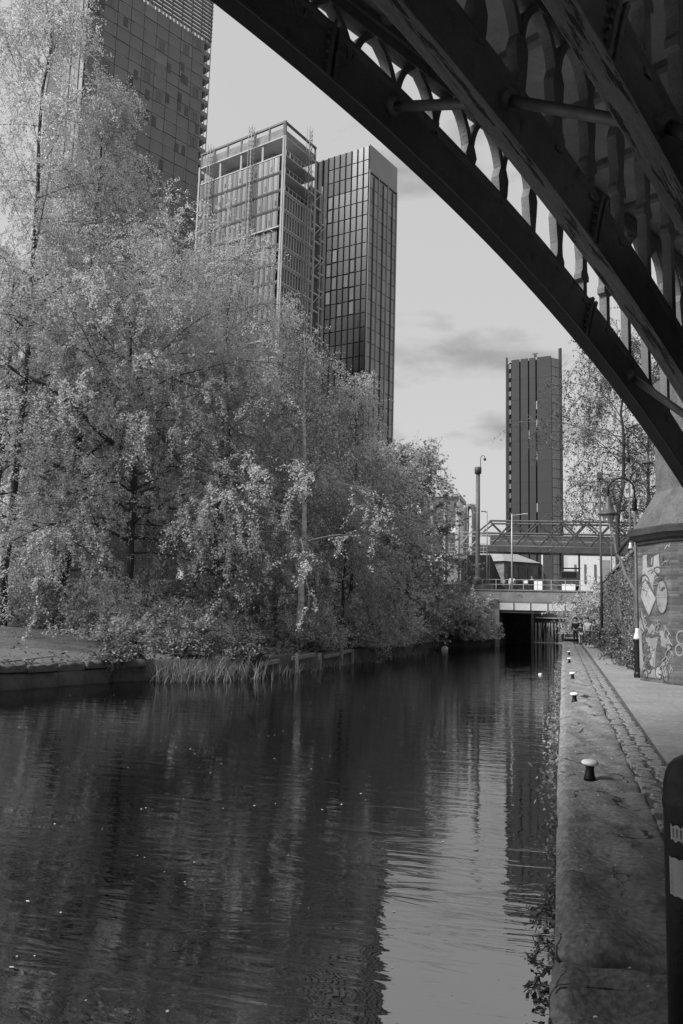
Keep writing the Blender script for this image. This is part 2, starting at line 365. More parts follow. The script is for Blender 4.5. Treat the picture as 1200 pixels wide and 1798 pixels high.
def tree(name, label, cat, base, H, crown_r, seed, n_limb=26, n_leaf=45000, leaf=0.09, leafm='leaf_mid', h0=0.18, droop=0.28, twig_droop=0.5, trunk_r=0.17,
         bark='bark', lean=(0, 0), shape='round', group='trees on the left bank', sec=9, twl=1.0, extra=None, up=0.7, twr=0.006, tw_per=8, wander=0.16):
    rng = np.random.default_rng(seed)
    root = thing(name, base, label, cat, group); b = np.array(base, float)
    # trunk
    n = 14; z = np.linspace(0, 1, n); wob = np.cumsum(rng.normal(size=(n, 2))*0.012*H**0.8*0.75, axis=0); wob -= wob[0]
    tp = np.c_[b[0]+lean[0]*z**1.5+wob[:, 0], b[1]+lean[1]*z**1.5+wob[:, 1], b[2]-0.2+z*(H*0.95)]
    tr = trunk_r*(1-z)**0.8+0.012; tr[0] *= 1.35
    v, f = tubes_np(tp[None], tr[None], 9)
    link('trunk', np_mesh('trunk', v, f, bark, True), root)
    # limbs
    h = h0+(0.97-h0)*(np.arange(n_limb)+rng.random(n_limb)*0.8)/n_limb
    o, _ = along(tp[None], h[None], rng); o = o[0]
    az = np.arange(n_limb)*2.399+rng.normal(size=n_limb)*0.4
    hh = (h-h0)/(0.97-h0)
    env = {'round': np.sqrt(np.clip(1-(hh*1.08-0.38)**2/0.55, 0.05, 1)), 'cone': 1.05-0.85*hh, 'column': 0.8-0.38*hh**2, 'vase': 0.5+0.6*np.sin(hh*2.6)}[shape]
    ln = crown_r*env*(0.75+0.5*rng.random(n_limb))
    el = up*(0.35+0.9*hh)+rng.normal(size=n_limb)*0.18
    d = np.c_[np.cos(az)*np.cos(el), np.sin(az)*np.cos(el), np.sin(el)]
    Lb = grow(o, d, ln*1.1, 8, rng, droop*0.5, wander*0.6)
    if extra is not None:
        ex = np.array(extra, float)
        Lb = np.concatenate([Lb, ex]); ln = np.r_[ln, np.linalg.norm(ex[:, -1]-ex[:, 0], axis=1)]
        h = np.r_[h, np.full(len(ex), 0.2)]
    r0 = np.clip(trunk_r*0.34*(1-h)**0.5*(ln/crown_r), 0.016, None)
    if extra is not None: r0[-len(ex):] = np.array([0.12, 0.11, 0.06, 0.06])[:len(ex)]
    rad = r0[:, None]*np.linspace(1, 0.16, 8)[None]
    V = []; Fc = []; off = 0
    def push(v, f):
        nonlocal off
        V.append(v); Fc.append(f+off); off += len(v)
    push(*tubes_np(Lb, rad, 6)); n_limb_faces = len(Fc[0])
    # secondary branches
    nl = len(Lb); t = 0.18+0.8*rng.random((nl, sec)); p, tg = along(Lb, t, rng)
    sd = unit(tg+0.95*rng.normal(size=tg.shape)+np.array([0, 0, 0.15])).reshape(-1, 3); sl = (np.repeat(ln, sec)*(0.22+0.33*rng.random(nl*sec))).clip(0, 2.4)+0.3
    S = grow(p.reshape(-1, 3), sd, sl, 6, rng, droop, wander)
    sr = np.clip(np.repeat(r0, sec)*0.36, 0.006, 0.03)[:, None]*np.linspace(1, 0.3, 6)[None]
    push(*tubes_np(S, sr, 4))
    # twigs
    ns = len(S); t = 0.1+0.9*rng.random((ns, tw_per)); p, tg = along(S, t, rng)
    td = unit(tg*0.7+0.9*rng.normal(size=tg.shape)).reshape(-1, 3); tl = twl*(0.45+0.8*rng.random(ns*tw_per))
    Tw = grow(p.reshape(-1, 3), td, tl, 4, rng, twig_droop*1.3, 0.18)
    push(*tubes_np(Tw, np.linspace(twr, twr*0.5, 4)[None].repeat(len(Tw), 0), 3))
    link('limbs', np_mesh('limbs', V[0], Fc[0], 'twig' if bark == 'birch_bark' else bark, True), root)
    tag(link('branchlets', np_mesh('branchlets', np.concatenate(V[1:]), np.concatenate(Fc[1:])-len(V[0]), 'twig', True), root), kind='stuff')
    # leaves
    k = max(3, int(n_leaf/len(Tw))); t = 0.08+0.92*rng.random((len(Tw), k)); p, tg = along(Tw, t, rng)
    # uneven foliage: some twigs are sparse, some full
    dens = np.clip(np.repeat(rng.gamma(2.0, 0.5, size=ns), tw_per)*rng.gamma(4, 0.25, size=len(Tw)), 0.02, 1.6)
    keep = rng.random((len(Tw), k)) < np.clip(dens, 0, 1)[:, None]
    p = (p+rng.normal(size=p.shape)*0.055)[keep]; tg = tg[keep]
    v, f = leaves_np(p, leaf, rng, flat=0.5, axis=tg+np.array([0, 0, -0.4]), aspect=0.72)
    c = link('crown', np_mesh('crown', v, f, leafm), root); tag(c, kind='stuff')
    return root

def shrub(name, label, cat, base, rad, seed, n_leaf=8000, leaf=0.1, leafm='leaf_dark', stems=22, group='shrubs on the left bank', flat=0.6, twr=0.005, twl=0.5):
    """bush of arching stems: rad = (rx, ry, height)"""
    rng = np.random.default_rng(seed); root = thing(name, base, label, cat, group); b = np.array(base, float); rx, ry, hz = rad
    a = rng.random(stems)*2*np.pi; rr = np.sqrt(rng.random(stems))
    st = np.c_[b[0]+np.cos(a)*rr*rx*0.35, b[1]+np.sin(a)*rr*ry*0.35, np.full(stems, b[2]-0.05)]
    el = np.clip(1.45-rr*1.1+rng.normal(size=stems)*0.15, 0.25, 1.5)
    d = np.c_[np.cos(a)*np.cos(el)*rx, np.sin(a)*np.cos(el)*ry, np.sin(el)*hz]; ln = np.linalg.norm(d, axis=1)*(0.75+0.35*rng.random(stems))
    S = grow(st, d, ln, 8, rng, 0.28, 0.13)
    V, F = tubes_np(S, np.linspace(0.022, 0.006, 8)[None].repeat(stems, 0), 4)
    k = 16; t = 0.15+0.85*rng.random((stems, k)); p, tg = along(S, t, rng)
    T = grow(p.reshape(-1, 3), (tg+0.9*rng.normal(size=tg.shape)).reshape(-1, 3), np.full(stems*k, twl*max(rx, hz)*0.6)*(0.5+rng.random(stems*k)), 5, rng, 0.22, 0.2)
    v2, f2 = tubes_np(T, np.full((len(T), 5), twr), 3)
    link('stems', np_mesh('stems', np.concatenate([V, v2]), np.concatenate([F, f2+len(V)]), 'bark', True), root)
    q = max(2, int(n_leaf/len(T))); t = 0.1+0.9*rng.random((len(T), q)); p, tg = along(T, t, rng)
    p = p+rng.normal(size=p.shape)*0.06; p = p.reshape(-1, 3); p = p[p[:, 2] > max(b[2], -0.55)]
    v, f = leaves_np(p, leaf, rng, flat=flat)
    tag(link('foliage', np_mesh('foliage', v, f, leafm), root), kind='stuff')
    return root

# ================================================================== SETTING
def struct(name, mb, mat, **k): return tag(mb.build(name, mat, **k), kind='structure')
struct('ground', MB().add([(-2500, -2500, -1.6), (2500, -2500, -1.6), (2500, 2500, -1.6), (-2500, 2500, -1.6)], [(0, 1, 2, 3)]), 'ground_far')
wt = struct('canal_water', MB().add([(-40, -60, -0.6), (0.35, -60, -0.6), (0.35, 92, -0.6), (-40, 92, -0.6)], [(0, 1, 2, 3)]), 'water')
# left bank: terrain sheet whose edge follows the water
SHORE = [(-20, -60), (-19, -20), (-17.2, 0), (-14.9, 16), (-14.1, 19), (-13.3, 22), (-12.2, 23.3), (-10.6, 25.7), (-10.0, 30), (-9.5, 36), (-8.9, 43), (-8.6, 47), (-9.6, 54), (-9.3, 60), (-6.4, 64.6), (-5.3, 66)]
def shore_x(y):
    for (x0, y0), (x1, y1) in zip(SHORE, SHORE[1:]):
        if y0 <= y <= y1: return x0+(x1-x0)*(y-y0)/(y1-y0)
    return SHORE[-1][0]
def bank_z(x, y):
    d = max(0, shore_x(y)-x)
    return 0.02+0.13*min(1, d/1.5)+1.1*(1-math.exp(-max(0, d-3.5)/7))+0.05*math.sin(x*1.3+y*0.7)*min(1, d/2)+0.04*math.sin(y*1.9-x*0.4)*min(1, d/2)
mb = MB(); ys = [y/2 for y in range(-120, 133)]; ds = [0, 0.02, 0.3, 0.8, 1.5, 2.3, 3.2, 4.2, 5.5, 7, 9, 12, 16, 22, 30, 45, 80, 200]
vs = []; fs = []
for y in ys:
    for j, d in enumerate(ds):
        x = shore_x(y)-d; vs.append((x, y, -1.5 if j == 0 else bank_z(x, y)))
for i in range(len(ys)-1):
    for j in range(len(ds)-1):
        a = i*len(ds)+j; fs.append((a, a+1, a+len(ds)+1, a+len(ds)))
struct('left_bank', MB().add(vs, fs), 'earth', smooth=True)
# trodden clearing and path on the bank (a sheet just above the earth)
def bank_sheet(name, poly_rows):
    v = []; f = []
    for (y, xa, xb) in poly_rows:
        for k in range(9):
            x = xa+(xb-xa)*k/8; v.append((x, y, bank_z(x, y)+0.02))
    for i in range(len(poly_rows)-1):
        for k in range(8): a = i*9+k; f.append((a, a+1, a+10, a+9))
    return struct(name, MB().add(v, f), 'bank_path', smooth=True)
bank_sheet('bank_path', [(12, -17.0, -16.6), (16, -19.5, -15.5), (19, -20.5, -14.8), (21, -21.5, -14.6), (23, -25, -15.6), (26, -30, -19), (30, -36, -24), (34, -44, -27), (38, -52, -30)])
bank_sheet('bank_clearing', [(27.2, -11.6, -10.9), (28.2, -12.6, -10.8), (29.4, -13.2, -10.7), (31, -13.2, -10.6), (33, -12.6, -10.6), (34, -11.4, -10.9)])
# towpath and the strip between quay and wall
struct('towpath', MB().add([(1.12, -12, 0), (9, -12, 0), (9, 22.4, 0), (2.35, 26, 0), (2.12, 34, 0), (2.0, 45, 0), (1.95, 66, 0), (1.30, 66, 0), (1.28, 50, 0), (1.2, 21, 0), (1.14, 10, 0)], [tuple(range(11))]), 'asphalt')
struct('verge', MB().add([(1.9, 22, -0.006), (2.8, 22, -0.006), (2.8, 66, -0.006), (1.9, 66, -0.006)], [(0, 1, 2, 3)]), 'earth')
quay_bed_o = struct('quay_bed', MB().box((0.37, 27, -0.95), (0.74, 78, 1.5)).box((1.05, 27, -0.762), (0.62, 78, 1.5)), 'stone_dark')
# upper street level behind the wall and beyond the far bridge
mb = MB(); mb.prism([(2.95, 30), (120, 30), (120, 400), (-5, 400), (-5, 97), (2.95, 97)], -1.5, 4.45)
struct('upper_street', mb, 'ground_far')
mb = MB(); mb.prism([(-5.6, 67.2), (-5.6, 400), (-300, 400), (-300, 67.2)], -1.5, 4.43)
struct('left_street', mb, 'ground_far')

# ================================================================== QUAY: coping stones and setts
def rough_stone(sx, sy, sz, seed, nx=7, ny=7, amp=0.012, round_=0.05):
    rng = random.Random(seed); ph = [rng.uniform(0, 6.3) for _ in range(6)]
    mb = MB(); vs = []; fs = []
    def hz(x, y):
        return amp*(math.sin(x*7/sx+ph[0])*math.sin(y*5/sy+ph[1])+0.7*math.sin(x*13/sx+ph[2]+y*4/sy)+0.6*math.sin(y*15/sy+ph[3]-x*6/sx))
    for j in range(ny+1):
        for i in range(nx+1):
            ex = min(i, nx-i)/nx; ey = min(j, ny-j)/ny
            x = sx*(i/nx-0.5); y = sy*(j/ny-0.5)
            e = (round_ if i == 0 else round_*0.3 if (i == nx or i == 1) else 0)+(round_*0.6 if j in (0, ny) else round_*0.12 if j in (1, ny-1) else 0)
            vs.append((x+rng.uniform(-1, 1)*0.006, y+(min(0.018, sy*0.02)*math.sin(i*0.9+ph[4])+rng.uniform(-1, 1)*0.006 if j in (0, ny) else 0), hz(x, y)-e+rng.uniform(-1, 1)*amp*0.25))
    n = len(vs); rowlen = nx+1
    for j in range(ny):
        for i in range(nx): a = j*rowlen+i; fs.append((a, a+1, a+rowlen+1, a+rowlen))
    ring = [i for i in range(nx+1)]+[(j)*rowlen+nx for j in range(1, ny+1)]+[ny*rowlen+i for i in range(nx-1, -1, -1)]+[j*rowlen for j in range(ny-1, 0, -1)]
    b0 = n
    for k in ring: x, y, z = vs[k]; vs.append((x, y, -sz))
    for k in range(len(ring)): a = ring[k]; c = ring[(k+1) % len(ring)]; fs.append((a, b0+k, b0+(k+1) % len(ring), c))
    return MB().add(vs, fs)
quay = thing('quay', (0.4, 0, -0.6), 'worn stone quay edge of big coping slabs beside the towpath', 'quay')
rng = random.Random(5)
cvar = [rough_stone(0.80, 1.348, 0.33, 40+k, 16, 26, 0.015, 0.06).mesh('coping_stone', 'stone', True) for k in range(7)]
y = -4.0; k = 0
while y < 63:
    o = link('coping_stone', cvar[k % 7] if k % 3 else cvar[(k*5+2) % 7], quay, (0.335+rng.uniform(-0.012, 0.012), y+0.7, -0.014+rng.uniform(-0.022, 0.018)), 0)
    o.rotation_euler = (rng.uniform(-0.014, 0.014), rng.uniform(-0.015, 0.015), rng.uniform(-0.006, 0.006))
    y += 1.392; k += 1
# courses of facing blocks down to the water
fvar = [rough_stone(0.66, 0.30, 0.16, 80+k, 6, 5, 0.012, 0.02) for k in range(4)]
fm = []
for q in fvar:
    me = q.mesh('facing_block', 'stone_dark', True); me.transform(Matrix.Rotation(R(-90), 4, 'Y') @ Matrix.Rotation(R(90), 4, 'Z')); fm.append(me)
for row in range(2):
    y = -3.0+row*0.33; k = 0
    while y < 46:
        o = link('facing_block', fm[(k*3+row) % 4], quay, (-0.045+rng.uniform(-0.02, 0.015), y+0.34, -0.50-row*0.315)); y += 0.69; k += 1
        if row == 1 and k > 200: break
# setts between coping and asphalt
svar = [rough_stone(0.185, 0.128, 0.1, 120+k, 4, 3, 0.005, 0.009).mesh('sett', 'sett', True) for k in range(5)]
rest = MB(); cnt = 0
ycol = [3.0, 3.05]
while min(ycol) < 60:
    c = 0 if ycol[0] <= ycol[1] else 1
    yy = ycol[c]; ycol[c] += rng.uniform(0.132, 0.15) if cnt < 296 else 0.15
    p = (0.835+c*0.195+rng.uniform(-0.028, 0.028), yy, 0.0+rng.uniform(-0.007, 0.004))
    if rng.random() < 0.02: continue
    if cnt < 296:
        o = link('sett', svar[rng.randrange(5)], quay, p, rng.choice((0, math.pi))+rng.uniform(-0.08, 0.08)); cnt += 1
        o.scale = (rng.uniform(0.78, 1.12), rng.uniform(0.86, 1.04), 1)
    else:
        rest.box((p[0], p[1], p[2]-0.05), (rng.uniform(0.14, 0.2), 0.13, 0.1), rng.uniform(-0.06, 0.06))
tag(rest.build('distant_setts', 'sett', quay), kind='stuff')
# edging kerb between setts and asphalt
# mooring bollards
bprof = [(0.062, -0.03), (0.06, 0.0), (0.048, 0.03), (0.042, 0.08), (0.044, 0.11), (0.056, 0.128)]
cprof = [(0.054, 0.122), (0.074, 0.128), (0.086, 0.140), (0.087, 0.152), (0.078, 0.166), (0.055, 0.176), (0.026, 0.182), (0.006, 0.183)]
shaft_me = MB().lathe(bprof, 20).mesh('shaft', 'black_paint', True); cap_me = MB().lathe(cprof, 24).mesh('cap', 'white_paint', True)
blab = ['mooring bollard with white cap nearest the camera on the quay', 'second mooring bollard with white cap along the quay', 'third mooring bollard with white cap along the quay',
        'fourth small mooring bollard with white cap along the quay', 'farthest small mooring bollard with white cap near the walkers']
for (x, y), lb in zip([(0.25, 8.94), (0.205, 17.03), (0.24, 23.7), (0.215, 32.9), (0.25, 40.2)], blab):
    t = thing('mooring_bollard', (x, y, 0.0), lb, 'bollard', 'white capped mooring bollards'); t.rotation_euler = (0.02, -0.03, y)
    link('shaft', shaft_me, t, local=True); link('cap', cap_me, t, local=True)

# ================================================================== IRON ARCH BRIDGE
U60 = R(240); OX, OY = 3.43, 22.925
bridge = thing('iron_bridge', (OX, OY, 4.6), 'dark cast iron arch bridge with pierced spandrels overhead', 'bridge')
CT, CZ, CR = 19.654, -29.180, 39.41
def zb(t): return CZ+math.sqrt(CR*CR-(t-CT)**2)
DEP = 1.42
def rib_strip(t0, t1, prof, n):
    """sweep a closed section (y across, z above the arch underside) along the arch"""
    mb = MB(); vs = []; fs = []; m_ = len(prof)
    for i in range(n+1):
        t = t0+(t1-t0)*i/n; a = (t-CT)/CR; nx = a; nz = math.sqrt(1-a*a)
        for (yy, h) in prof: vs.append((CT+(CR+h)*nx, yy, CZ+(CR+h)*nz))
    for i in range(n):
        for k in range(m_): fs.append((i*m_+k, i*m_+(k+1) % m_, (i+1)*m_+(k+1) % m_, (i+1)*m_+k))
    fs.append(tuple(range(m_))); fs.append(tuple(n*m_+k for k in range(m_))[::-1])
    return mb.add(vs, fs)
T0, T1 = -2.2, 41.5
flange_me = rib_strip(T0, T1, [(-0.15, 0), (0.15, 0), (0.155, 0.04), (0.13, 0.06), (0.08, 0.09), (0.065, 0.14), (-0.065, 0.14), (-0.08, 0.09), (-0.13, 0.06), (-0.155, 0.04)], 90).mesh('bottom_flange', 'iron')
# flange underside, flaked but plain near-black on the first rib: a thin sheet 3 mm below
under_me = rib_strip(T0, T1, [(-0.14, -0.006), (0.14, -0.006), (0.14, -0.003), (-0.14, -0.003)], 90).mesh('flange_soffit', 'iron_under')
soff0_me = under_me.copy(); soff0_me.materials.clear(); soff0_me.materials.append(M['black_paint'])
web_me = rib_strip(T0, T1, [(-0.055, 0.13), (0.055, 0.13), (0.055, 0.86), (-0.055, 0.86)], 90).mesh('web', 'iron')
top_me = rib_strip(T0, T1, [(-0.055, 0.84), (-0.085, 0.88), (-0.115, 0.92), (-0.115, 0.965), (-0.09, 0.985), (-0.09, 1.02), (0.09, 1.02), (0.09, 0.985), (0.115, 0.965), (0.115, 0.92), (0.085, 0.88), (0.055, 0.84)], 90).mesh('top_moulding', 'iron')
def radial(t, h, y=0):
    a = (t-CT)/CR; return Vector((CT+(CR+h)*a, y, CZ+(CR+h)*math.sqrt(1-a*a)))
# bolted joint: radial plates with swelling foot
joints = [-1.95, 5.96, 13.87, 21.8, 29.7, 37.6]
def joint_mesh(t):
    mb = MB()
    for s in (-0.07, 0.07):
        q = [radial(t+s-0.035, 0.03, -0.152), radial(t+s-0.035, 0.10, -0.17), radial(t+s-0.035, 0.28, -0.155), radial(t+s-0.035, 0.88, -0.15), radial(t+s-0.035, 1.07, -0.16)]
        q = q+[Vector((p.x, -p.y, p.z)) for p in q[::-1]]
        mb.extrude(q, radial(t+s+0.035, 0.5)-radial(t+s-0.035, 0.5))
    return mb.mesh('joint_plate', 'iron')
BOLT = [(y, h, s) for y in (-0.115, 0.115) for h in (0.26, 0.43, 0.60, 0.77) for s in (-1, 1)]
bolt_one = MB().tube([(-0.03, 0, 0), (0.03, 0, 0)], 0.03, 6).mesh('bolt', 'iron')
joint_me = [joint_mesh(t) for t in joints]
ZH, ZF = 11.10, 10.12   # crown of the little arches, and where the posts fork
BAY = 1.06; T_FIRST = 0.63
def post_mesh(t):
    z0 = radial(t, 1.01).z-0.06; mb = MB(); hw = BAY/2; dp = 0.085
    # arcs: pointed arch either side, from fork to crown
    Rr = ((hw-0.07)**2+(ZH-ZF)**2)/(2*(hw-0.07))
    for s in (-1, 1):
        inn = []; out = []
        for k in range(11):
            z = ZF+(ZH+0.06-ZF)*k/10; o = (hw-0.07)*max(0, 1-((min(z, ZH)-ZF)/(ZH-ZF))**2.2)**0.62
            x = hw-o; inn.append((x, z)); out.append((max(-0.02, x-0.125), z+0.02))
        inn = [p for p in inn if p[1] > z0-0.3]; out = [p for p in out if p[1] > z0-0.3]
        if len(inn) > 1:
            poly = [Vector((t+s*x, -dp, z)) for x, z in inn]+[Vector((t+s*x, -dp, z)) for x, z in out[::-1]]
            n = len(inn); v = poly+[p+Vector((0, 2*dp, 0)) for p in poly]; N2 = 2*n; f = []
            for k in range(n-1):
                f.append((k, k+1, N2-2-k, N2-1-k)); f.append((N2+k, N2+k+1, N2+N2-2-k, N2+N2-1-k))
            for k in range(N2): f.append((k, (k+1) % N2, N2+(k+1) % N2, N2+k))
            mb.add(v, f)
    if z0 < ZF+0.25:
        pr = [(0.08, z0-0.02)]
        for zz, hwid in ((ZF-1.05, 0.08), (ZF-1.0, 0.085), (ZF-0.97, 0.17), (ZF-0.86, 0.175), (ZF-0.74, 0.11), (ZF-0.5, 0.10), (ZF-0.2, 0.14), (ZF+0.10, 0.17), (ZF+0.30, 0.10)):
            if zz > z0: pr.append((hwid, zz))
        if len(pr) > 1:
            q = [Vector((t-a, -dp-0.004, z)) for a, z in pr]+[Vector((t+a, -dp-0.004, z)) for a, z in pr[::-1]]
            n = len(pr); v = q+[p+Vector((0, 2*dp+0.008, 0)) for p in q]; N2 = 2*n; f = []
            for k in range(n-1):
                f.append((k, k+1, N2-2-k, N2-1-k)); f.append((N2+k, N2+k+1, N2+N2-2-k, N2+N2-1-k))
            for k in range(N2): f.append((k, (k+1) % N2, N2+(k+1) % N2, N2+k))
            mb.add(v, f)
    return mb.mesh('spandrel_post', 'iron')
posts = []
t = T_FIRST
while t < 39:
    if radial(t, 1.01).z < ZH-0.02: posts.append(post_mesh(t))
    t += BAY
chord_me = MB().box((18, 0, ZH+0.14), (46, 0.24, 0.22)).box((18, 0, ZH+0.27), (46, 0.36, 0.07)).mesh('top_chord', 'iron')
SP = 2.27
for k in range(6):
    wv = k*SP; X = OX; Y = OY-2*wv
    rib = link('rib', flange_me, bridge, (X, Y, 0), U60)
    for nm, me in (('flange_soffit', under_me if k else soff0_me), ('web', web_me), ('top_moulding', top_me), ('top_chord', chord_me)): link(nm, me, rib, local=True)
    if k < 5:
        for me in joint_me: link('joint_plate', me, rib, local=True)
        for tj in joints[1:4] if k < 3 else ():
            for (yb, hb, sb) in BOLT: link('bolt', bolt_one, rib, radial(tj+sb*0.135, hb, yb), local=True)
        for me in posts: link('spandrel_post', me, rib, local=True)
def bpt(t, wv, z): return (OX-0.5*t+0.8660254*wv, OY-0.8660254*t-0.5*wv, z)
for ta in (3.82, 12.4, 21.0, 29.6):
    for k in range(5):
        w0, w1 = k*SP, (k+1)*SP; l0 = ta-1.732*w0; l1 = ta-1.732*w1
        if not (-1.5 < l1 and l0 < 40): continue
        a = bpt(ta, w0+0.05, zb(l0)+0.56); b = bpt(ta, w1-0.05, zb(l1)+0.56)
        br = MB().tube([a, b], 0.085, 10).build('cross_brace', 'dark_steel', bridge, smooth=True)
        for p, s in ((a, 1), (b, -1)):
            d = (Vector(b)-Vector(a)).normalized()*s; MB().tube([Vector(p), Vector(p)+d*0.10, Vector(p)+d*0.16], [0.17, 0.16, 0.09], 10).build('end_collar', 'iron', br)
# deck soffit: plates between the ribs, on shallow cross girders
mb = MB()
mb.extrude([bpt(-60, -0.10, ZH+0.42), bpt(70, -0.10, ZH+0.42), bpt(70, 13, ZH+0.42), bpt(-60, 13, ZH+0.42)], (0, 0, 0.7))
mb.build('deck', 'deck_soffit', bridge)
for i in range(-5, 22):
    tt = i*2.12
    MB().beam(bpt(tt, 0.14, ZH+0.36), bpt(tt, 12.6, ZH+0.36), 0.16, 0.16).build('cross_girder', 'iron', bridge)
MB().beam(bpt(-60, -0.17, ZH+0.95), bpt(70, -0.17, ZH+0.95), 0.12, 1.0).build('fascia', 'iron', bridge)

# ---- brick pier with moulded cap, sloping skewback
pier = thing('bridge_pier', (3.2, 22.9, 0), 'brick pier carrying the iron arch, covered in graffiti', 'pier')
A_, B_ = (2.08, 24.35), (2.80, 22.98)
body = [A_, B_, (3.35, 22.72), (3.35, -14), (8, -14), (8, 27), (2.75, 26.2)]
MB().prism(body, -0.02, 3.86).build('shaft', 'brick', pier)
def off(poly, d):
    c = Vector((sum(p[0] for p in poly)/len(poly), sum(p[1] for p in poly)/len(poly)))
    out = []
    n = len(poly)
    for i in range(n):
        p0, p1, p2 = Vector(poly[i-1]), Vector(poly[i]), Vector(poly[(i+1) % n])
        e1 = (p1-p0).normalized(); e2 = (p2-p1).normalized(); n1 = Vector((e1.y, -e1.x)); n2 = Vector((e2.y, -e2.x))
        b = (n1+n2).normalized(); out.append(tuple(p1+b*d/max(0.35, b.dot(n1))))
    return out
def ccw(poly):
    a = sum(poly[i-1][0]*poly[i][1]-poly[i][0]*poly[i-1][1] for i in range(len(poly))); return poly if a > 0 else poly[::-1]
body = ccw(body)
mb = MB(); sec = [(0.0, 3.8), (0.05, 3.82), (0.05, 3.90), (0.12, 3.93), (0.20, 4.04), (0.24, 4.06), (0.24, 4.22), (0.19, 4.26)]
rings = [off(body, d) for d, z in sec]; nb = len(body); vs = [(p[0], p[1], z) for r_, (d, z) in zip(rings, sec) for p in r_]; fs = []
for i in range(len(sec)-1):
    for k in range(nb): fs.append((i*nb+k, i*nb+(k+1) % nb, (i+1)*nb+(k+1) % nb, (i+1)*nb+k))
fs.append(tuple((len(sec)-1)*nb+k for k in range(nb))); mb.add(vs, fs); mb.build('cap_moulding', 'cap_stone', pier)
# skewback: sloping weathered block rising to an upright stone shaft
lo = off(body, 0.10); hi_in = [(2.62, 24.4), (3.05, 23.35), (3.7, 22.9), (3.8, -14), (8, -14), (8, 27), (3.1, 26)]
hi_in = ccw(hi_in)
# match vertex order by nearest start
def rot_to(poly, p): i = min(range(len(poly)), key=lambda k: (poly[k][0]-p[0])**2+(poly[k][1]-p[1])**2); return poly[i:]+poly[:i]
lo = rot_to(lo, (2.0, 24.4)); hi_in = rot_to(hi_in, (2.62, 24.4))
nb = len(lo); vs = [(p[0], p[1], 4.255) for p in lo]+[(p[0], p[1], 5.35) for p in hi_in]+[(p[0], p[1], 8.6) for p in hi_in]; fs = [(k, (k+1) % nb, nb+(k+1) % nb, nb+k) for k in range(nb)]+[(nb+k, nb+(k+1) % nb, 2*nb+(k+1) % nb, 2*nb+k) for k in range(nb)]+[tuple(range(2*nb, 3*nb))]
MB().add(vs, fs).build('skewback', 'pier_stone', pier, bevel=0.02)
# graffiti: flat paint 4 mm proud of the brick face A_-B_
fd = Vector((B_[0]-A_[0], B_[1]-A_[1], 0)); FL = fd.length; fd.normalize(); fn = Vector((-fd.y, fd.x, 0))
if fn.x > 0: fn = -fn
def gp(a, z, o=0.004): p = Vector((A_[0], A_[1], 0))+fd*a*FL+fn*o; return (p.x, p.y, z)
def gpoly(pts, mat, o=0.004, name='graffiti'):
    return MB().add([gp(a, z, o) for a, z in pts], [tuple(range(len(pts)))]).build(name, mat, pier)
def gline(pts, wd, mat, o=0.008, closed=False):
    if closed: pts = pts+[pts[0]]
    mb = MB()
    for (a0, z0), (a1, z1) in zip(pts, pts[1:]):
        dx = (a1-a0)*FL; dz = z1-z0; l_ = math.hypot(dx, dz) or 1; ox, oz = -dz/l_*wd/2, dx/l_*wd/2; ex, ez = dx/l_*wd*0.3, dz/l_*wd*0.3
        mb.add([gp(a0+(ox-ex)/FL, z0+oz-ez, o), gp(a1+(ox+ex)/FL, z1+oz+ez, o), gp(a1+(-ox+ex)/FL, z1-oz+ez, o), gp(a0+(-ox-ex)/FL, z0-oz-ez, o)], [(0, 1, 2, 3)]); o += 0.0003
    return mb.build('graffiti_line', mat, pier)
def ell(ca, cz, ra, rz_, n=18, t0=0.0, t1=6.283): return [(ca+ra*math.cos(t0+(t1-t0)*k/n), cz+rz_*math.sin(t0+(t1-t0)*k/n)) for k in range(n+(0 if t1-t0 > 6.2 else 1))]
# coordinates: a = 0..1 along the face, z height; read off the photograph
gpoly([(0.14, 2.75), (0.17, 3.5), (0.30, 3.52), (0.31, 3.2), (0.42, 3.22), (0.44, 3.42), (0.66, 3.5), (0.68, 3.0), (0.52, 2.9), (0.45, 2.55), (0.36, 2.8)], 'graffiti_pale')
gline([(0.31, 3.45), (0.32, 3.18), (0.47, 3.2), (0.5, 3.45)], 0.05, 'graffiti_dark')
dia = [(0.06, 2.36), (0.14, 2.72), (0.24, 2.82), (0.34, 2.66), (0.56, 2.28), (0.32, 1.78)]
gpoly(dia, 'graffiti_pale', 0.006); gline(dia, 0.035, 'graffiti_dark', 0.010, True)
e_ = ell(0.72, 2.33, 0.17, 0.46); gpoly(e_, 'graffiti_light', 0.0065); gline(e_, 0.035, 'graffiti_dark', 0.011, True)
gline(ell(0.62, 2.62, 0.15, 0.24, 10, 1.3, 3.6), 0.04, 'graffiti_mid', 0.009)
gline(ell(0.21, 2.75, 0.14, 0.2, 10, 0.2, 3.0), 0.04, 'graffiti_dark', 0.012)
gline([(0.52, 2.33), (0.88, 2.31)], 0.03, 'graffiti_mid', 0.0125)
gpoly([(0.02, 1.62), (0.10, 1.95), (0.18, 1.62), (0.30, 1.44), (0.40, 1.60), (0.52, 1.48), (0.46, 1.30), (0.22, 1.28), (0.08, 1.45)], 'graffiti_light', 0.005)
gline([(0.04, 1.9), (0.16, 1.46), (0.26, 1.26), (0.4, 1.22), (0.54, 1.3)], 0.045, 'graffiti_dark', 0.0115)
gpoly([(0.20, 1.20), (0.58, 1.22), (0.50, 0.85), (0.48, 0.4), (0.30, 0.45), (0.24, 0.9)], 'graffiti_light', 0.0055)
gpoly([(0.62, 1.4), (0.74, 1.42), (0.78, 1.22), (0.94, 1.15), (0.86, 0.95), (0.66, 1.0)], 'graffiti_mid', 0.005)
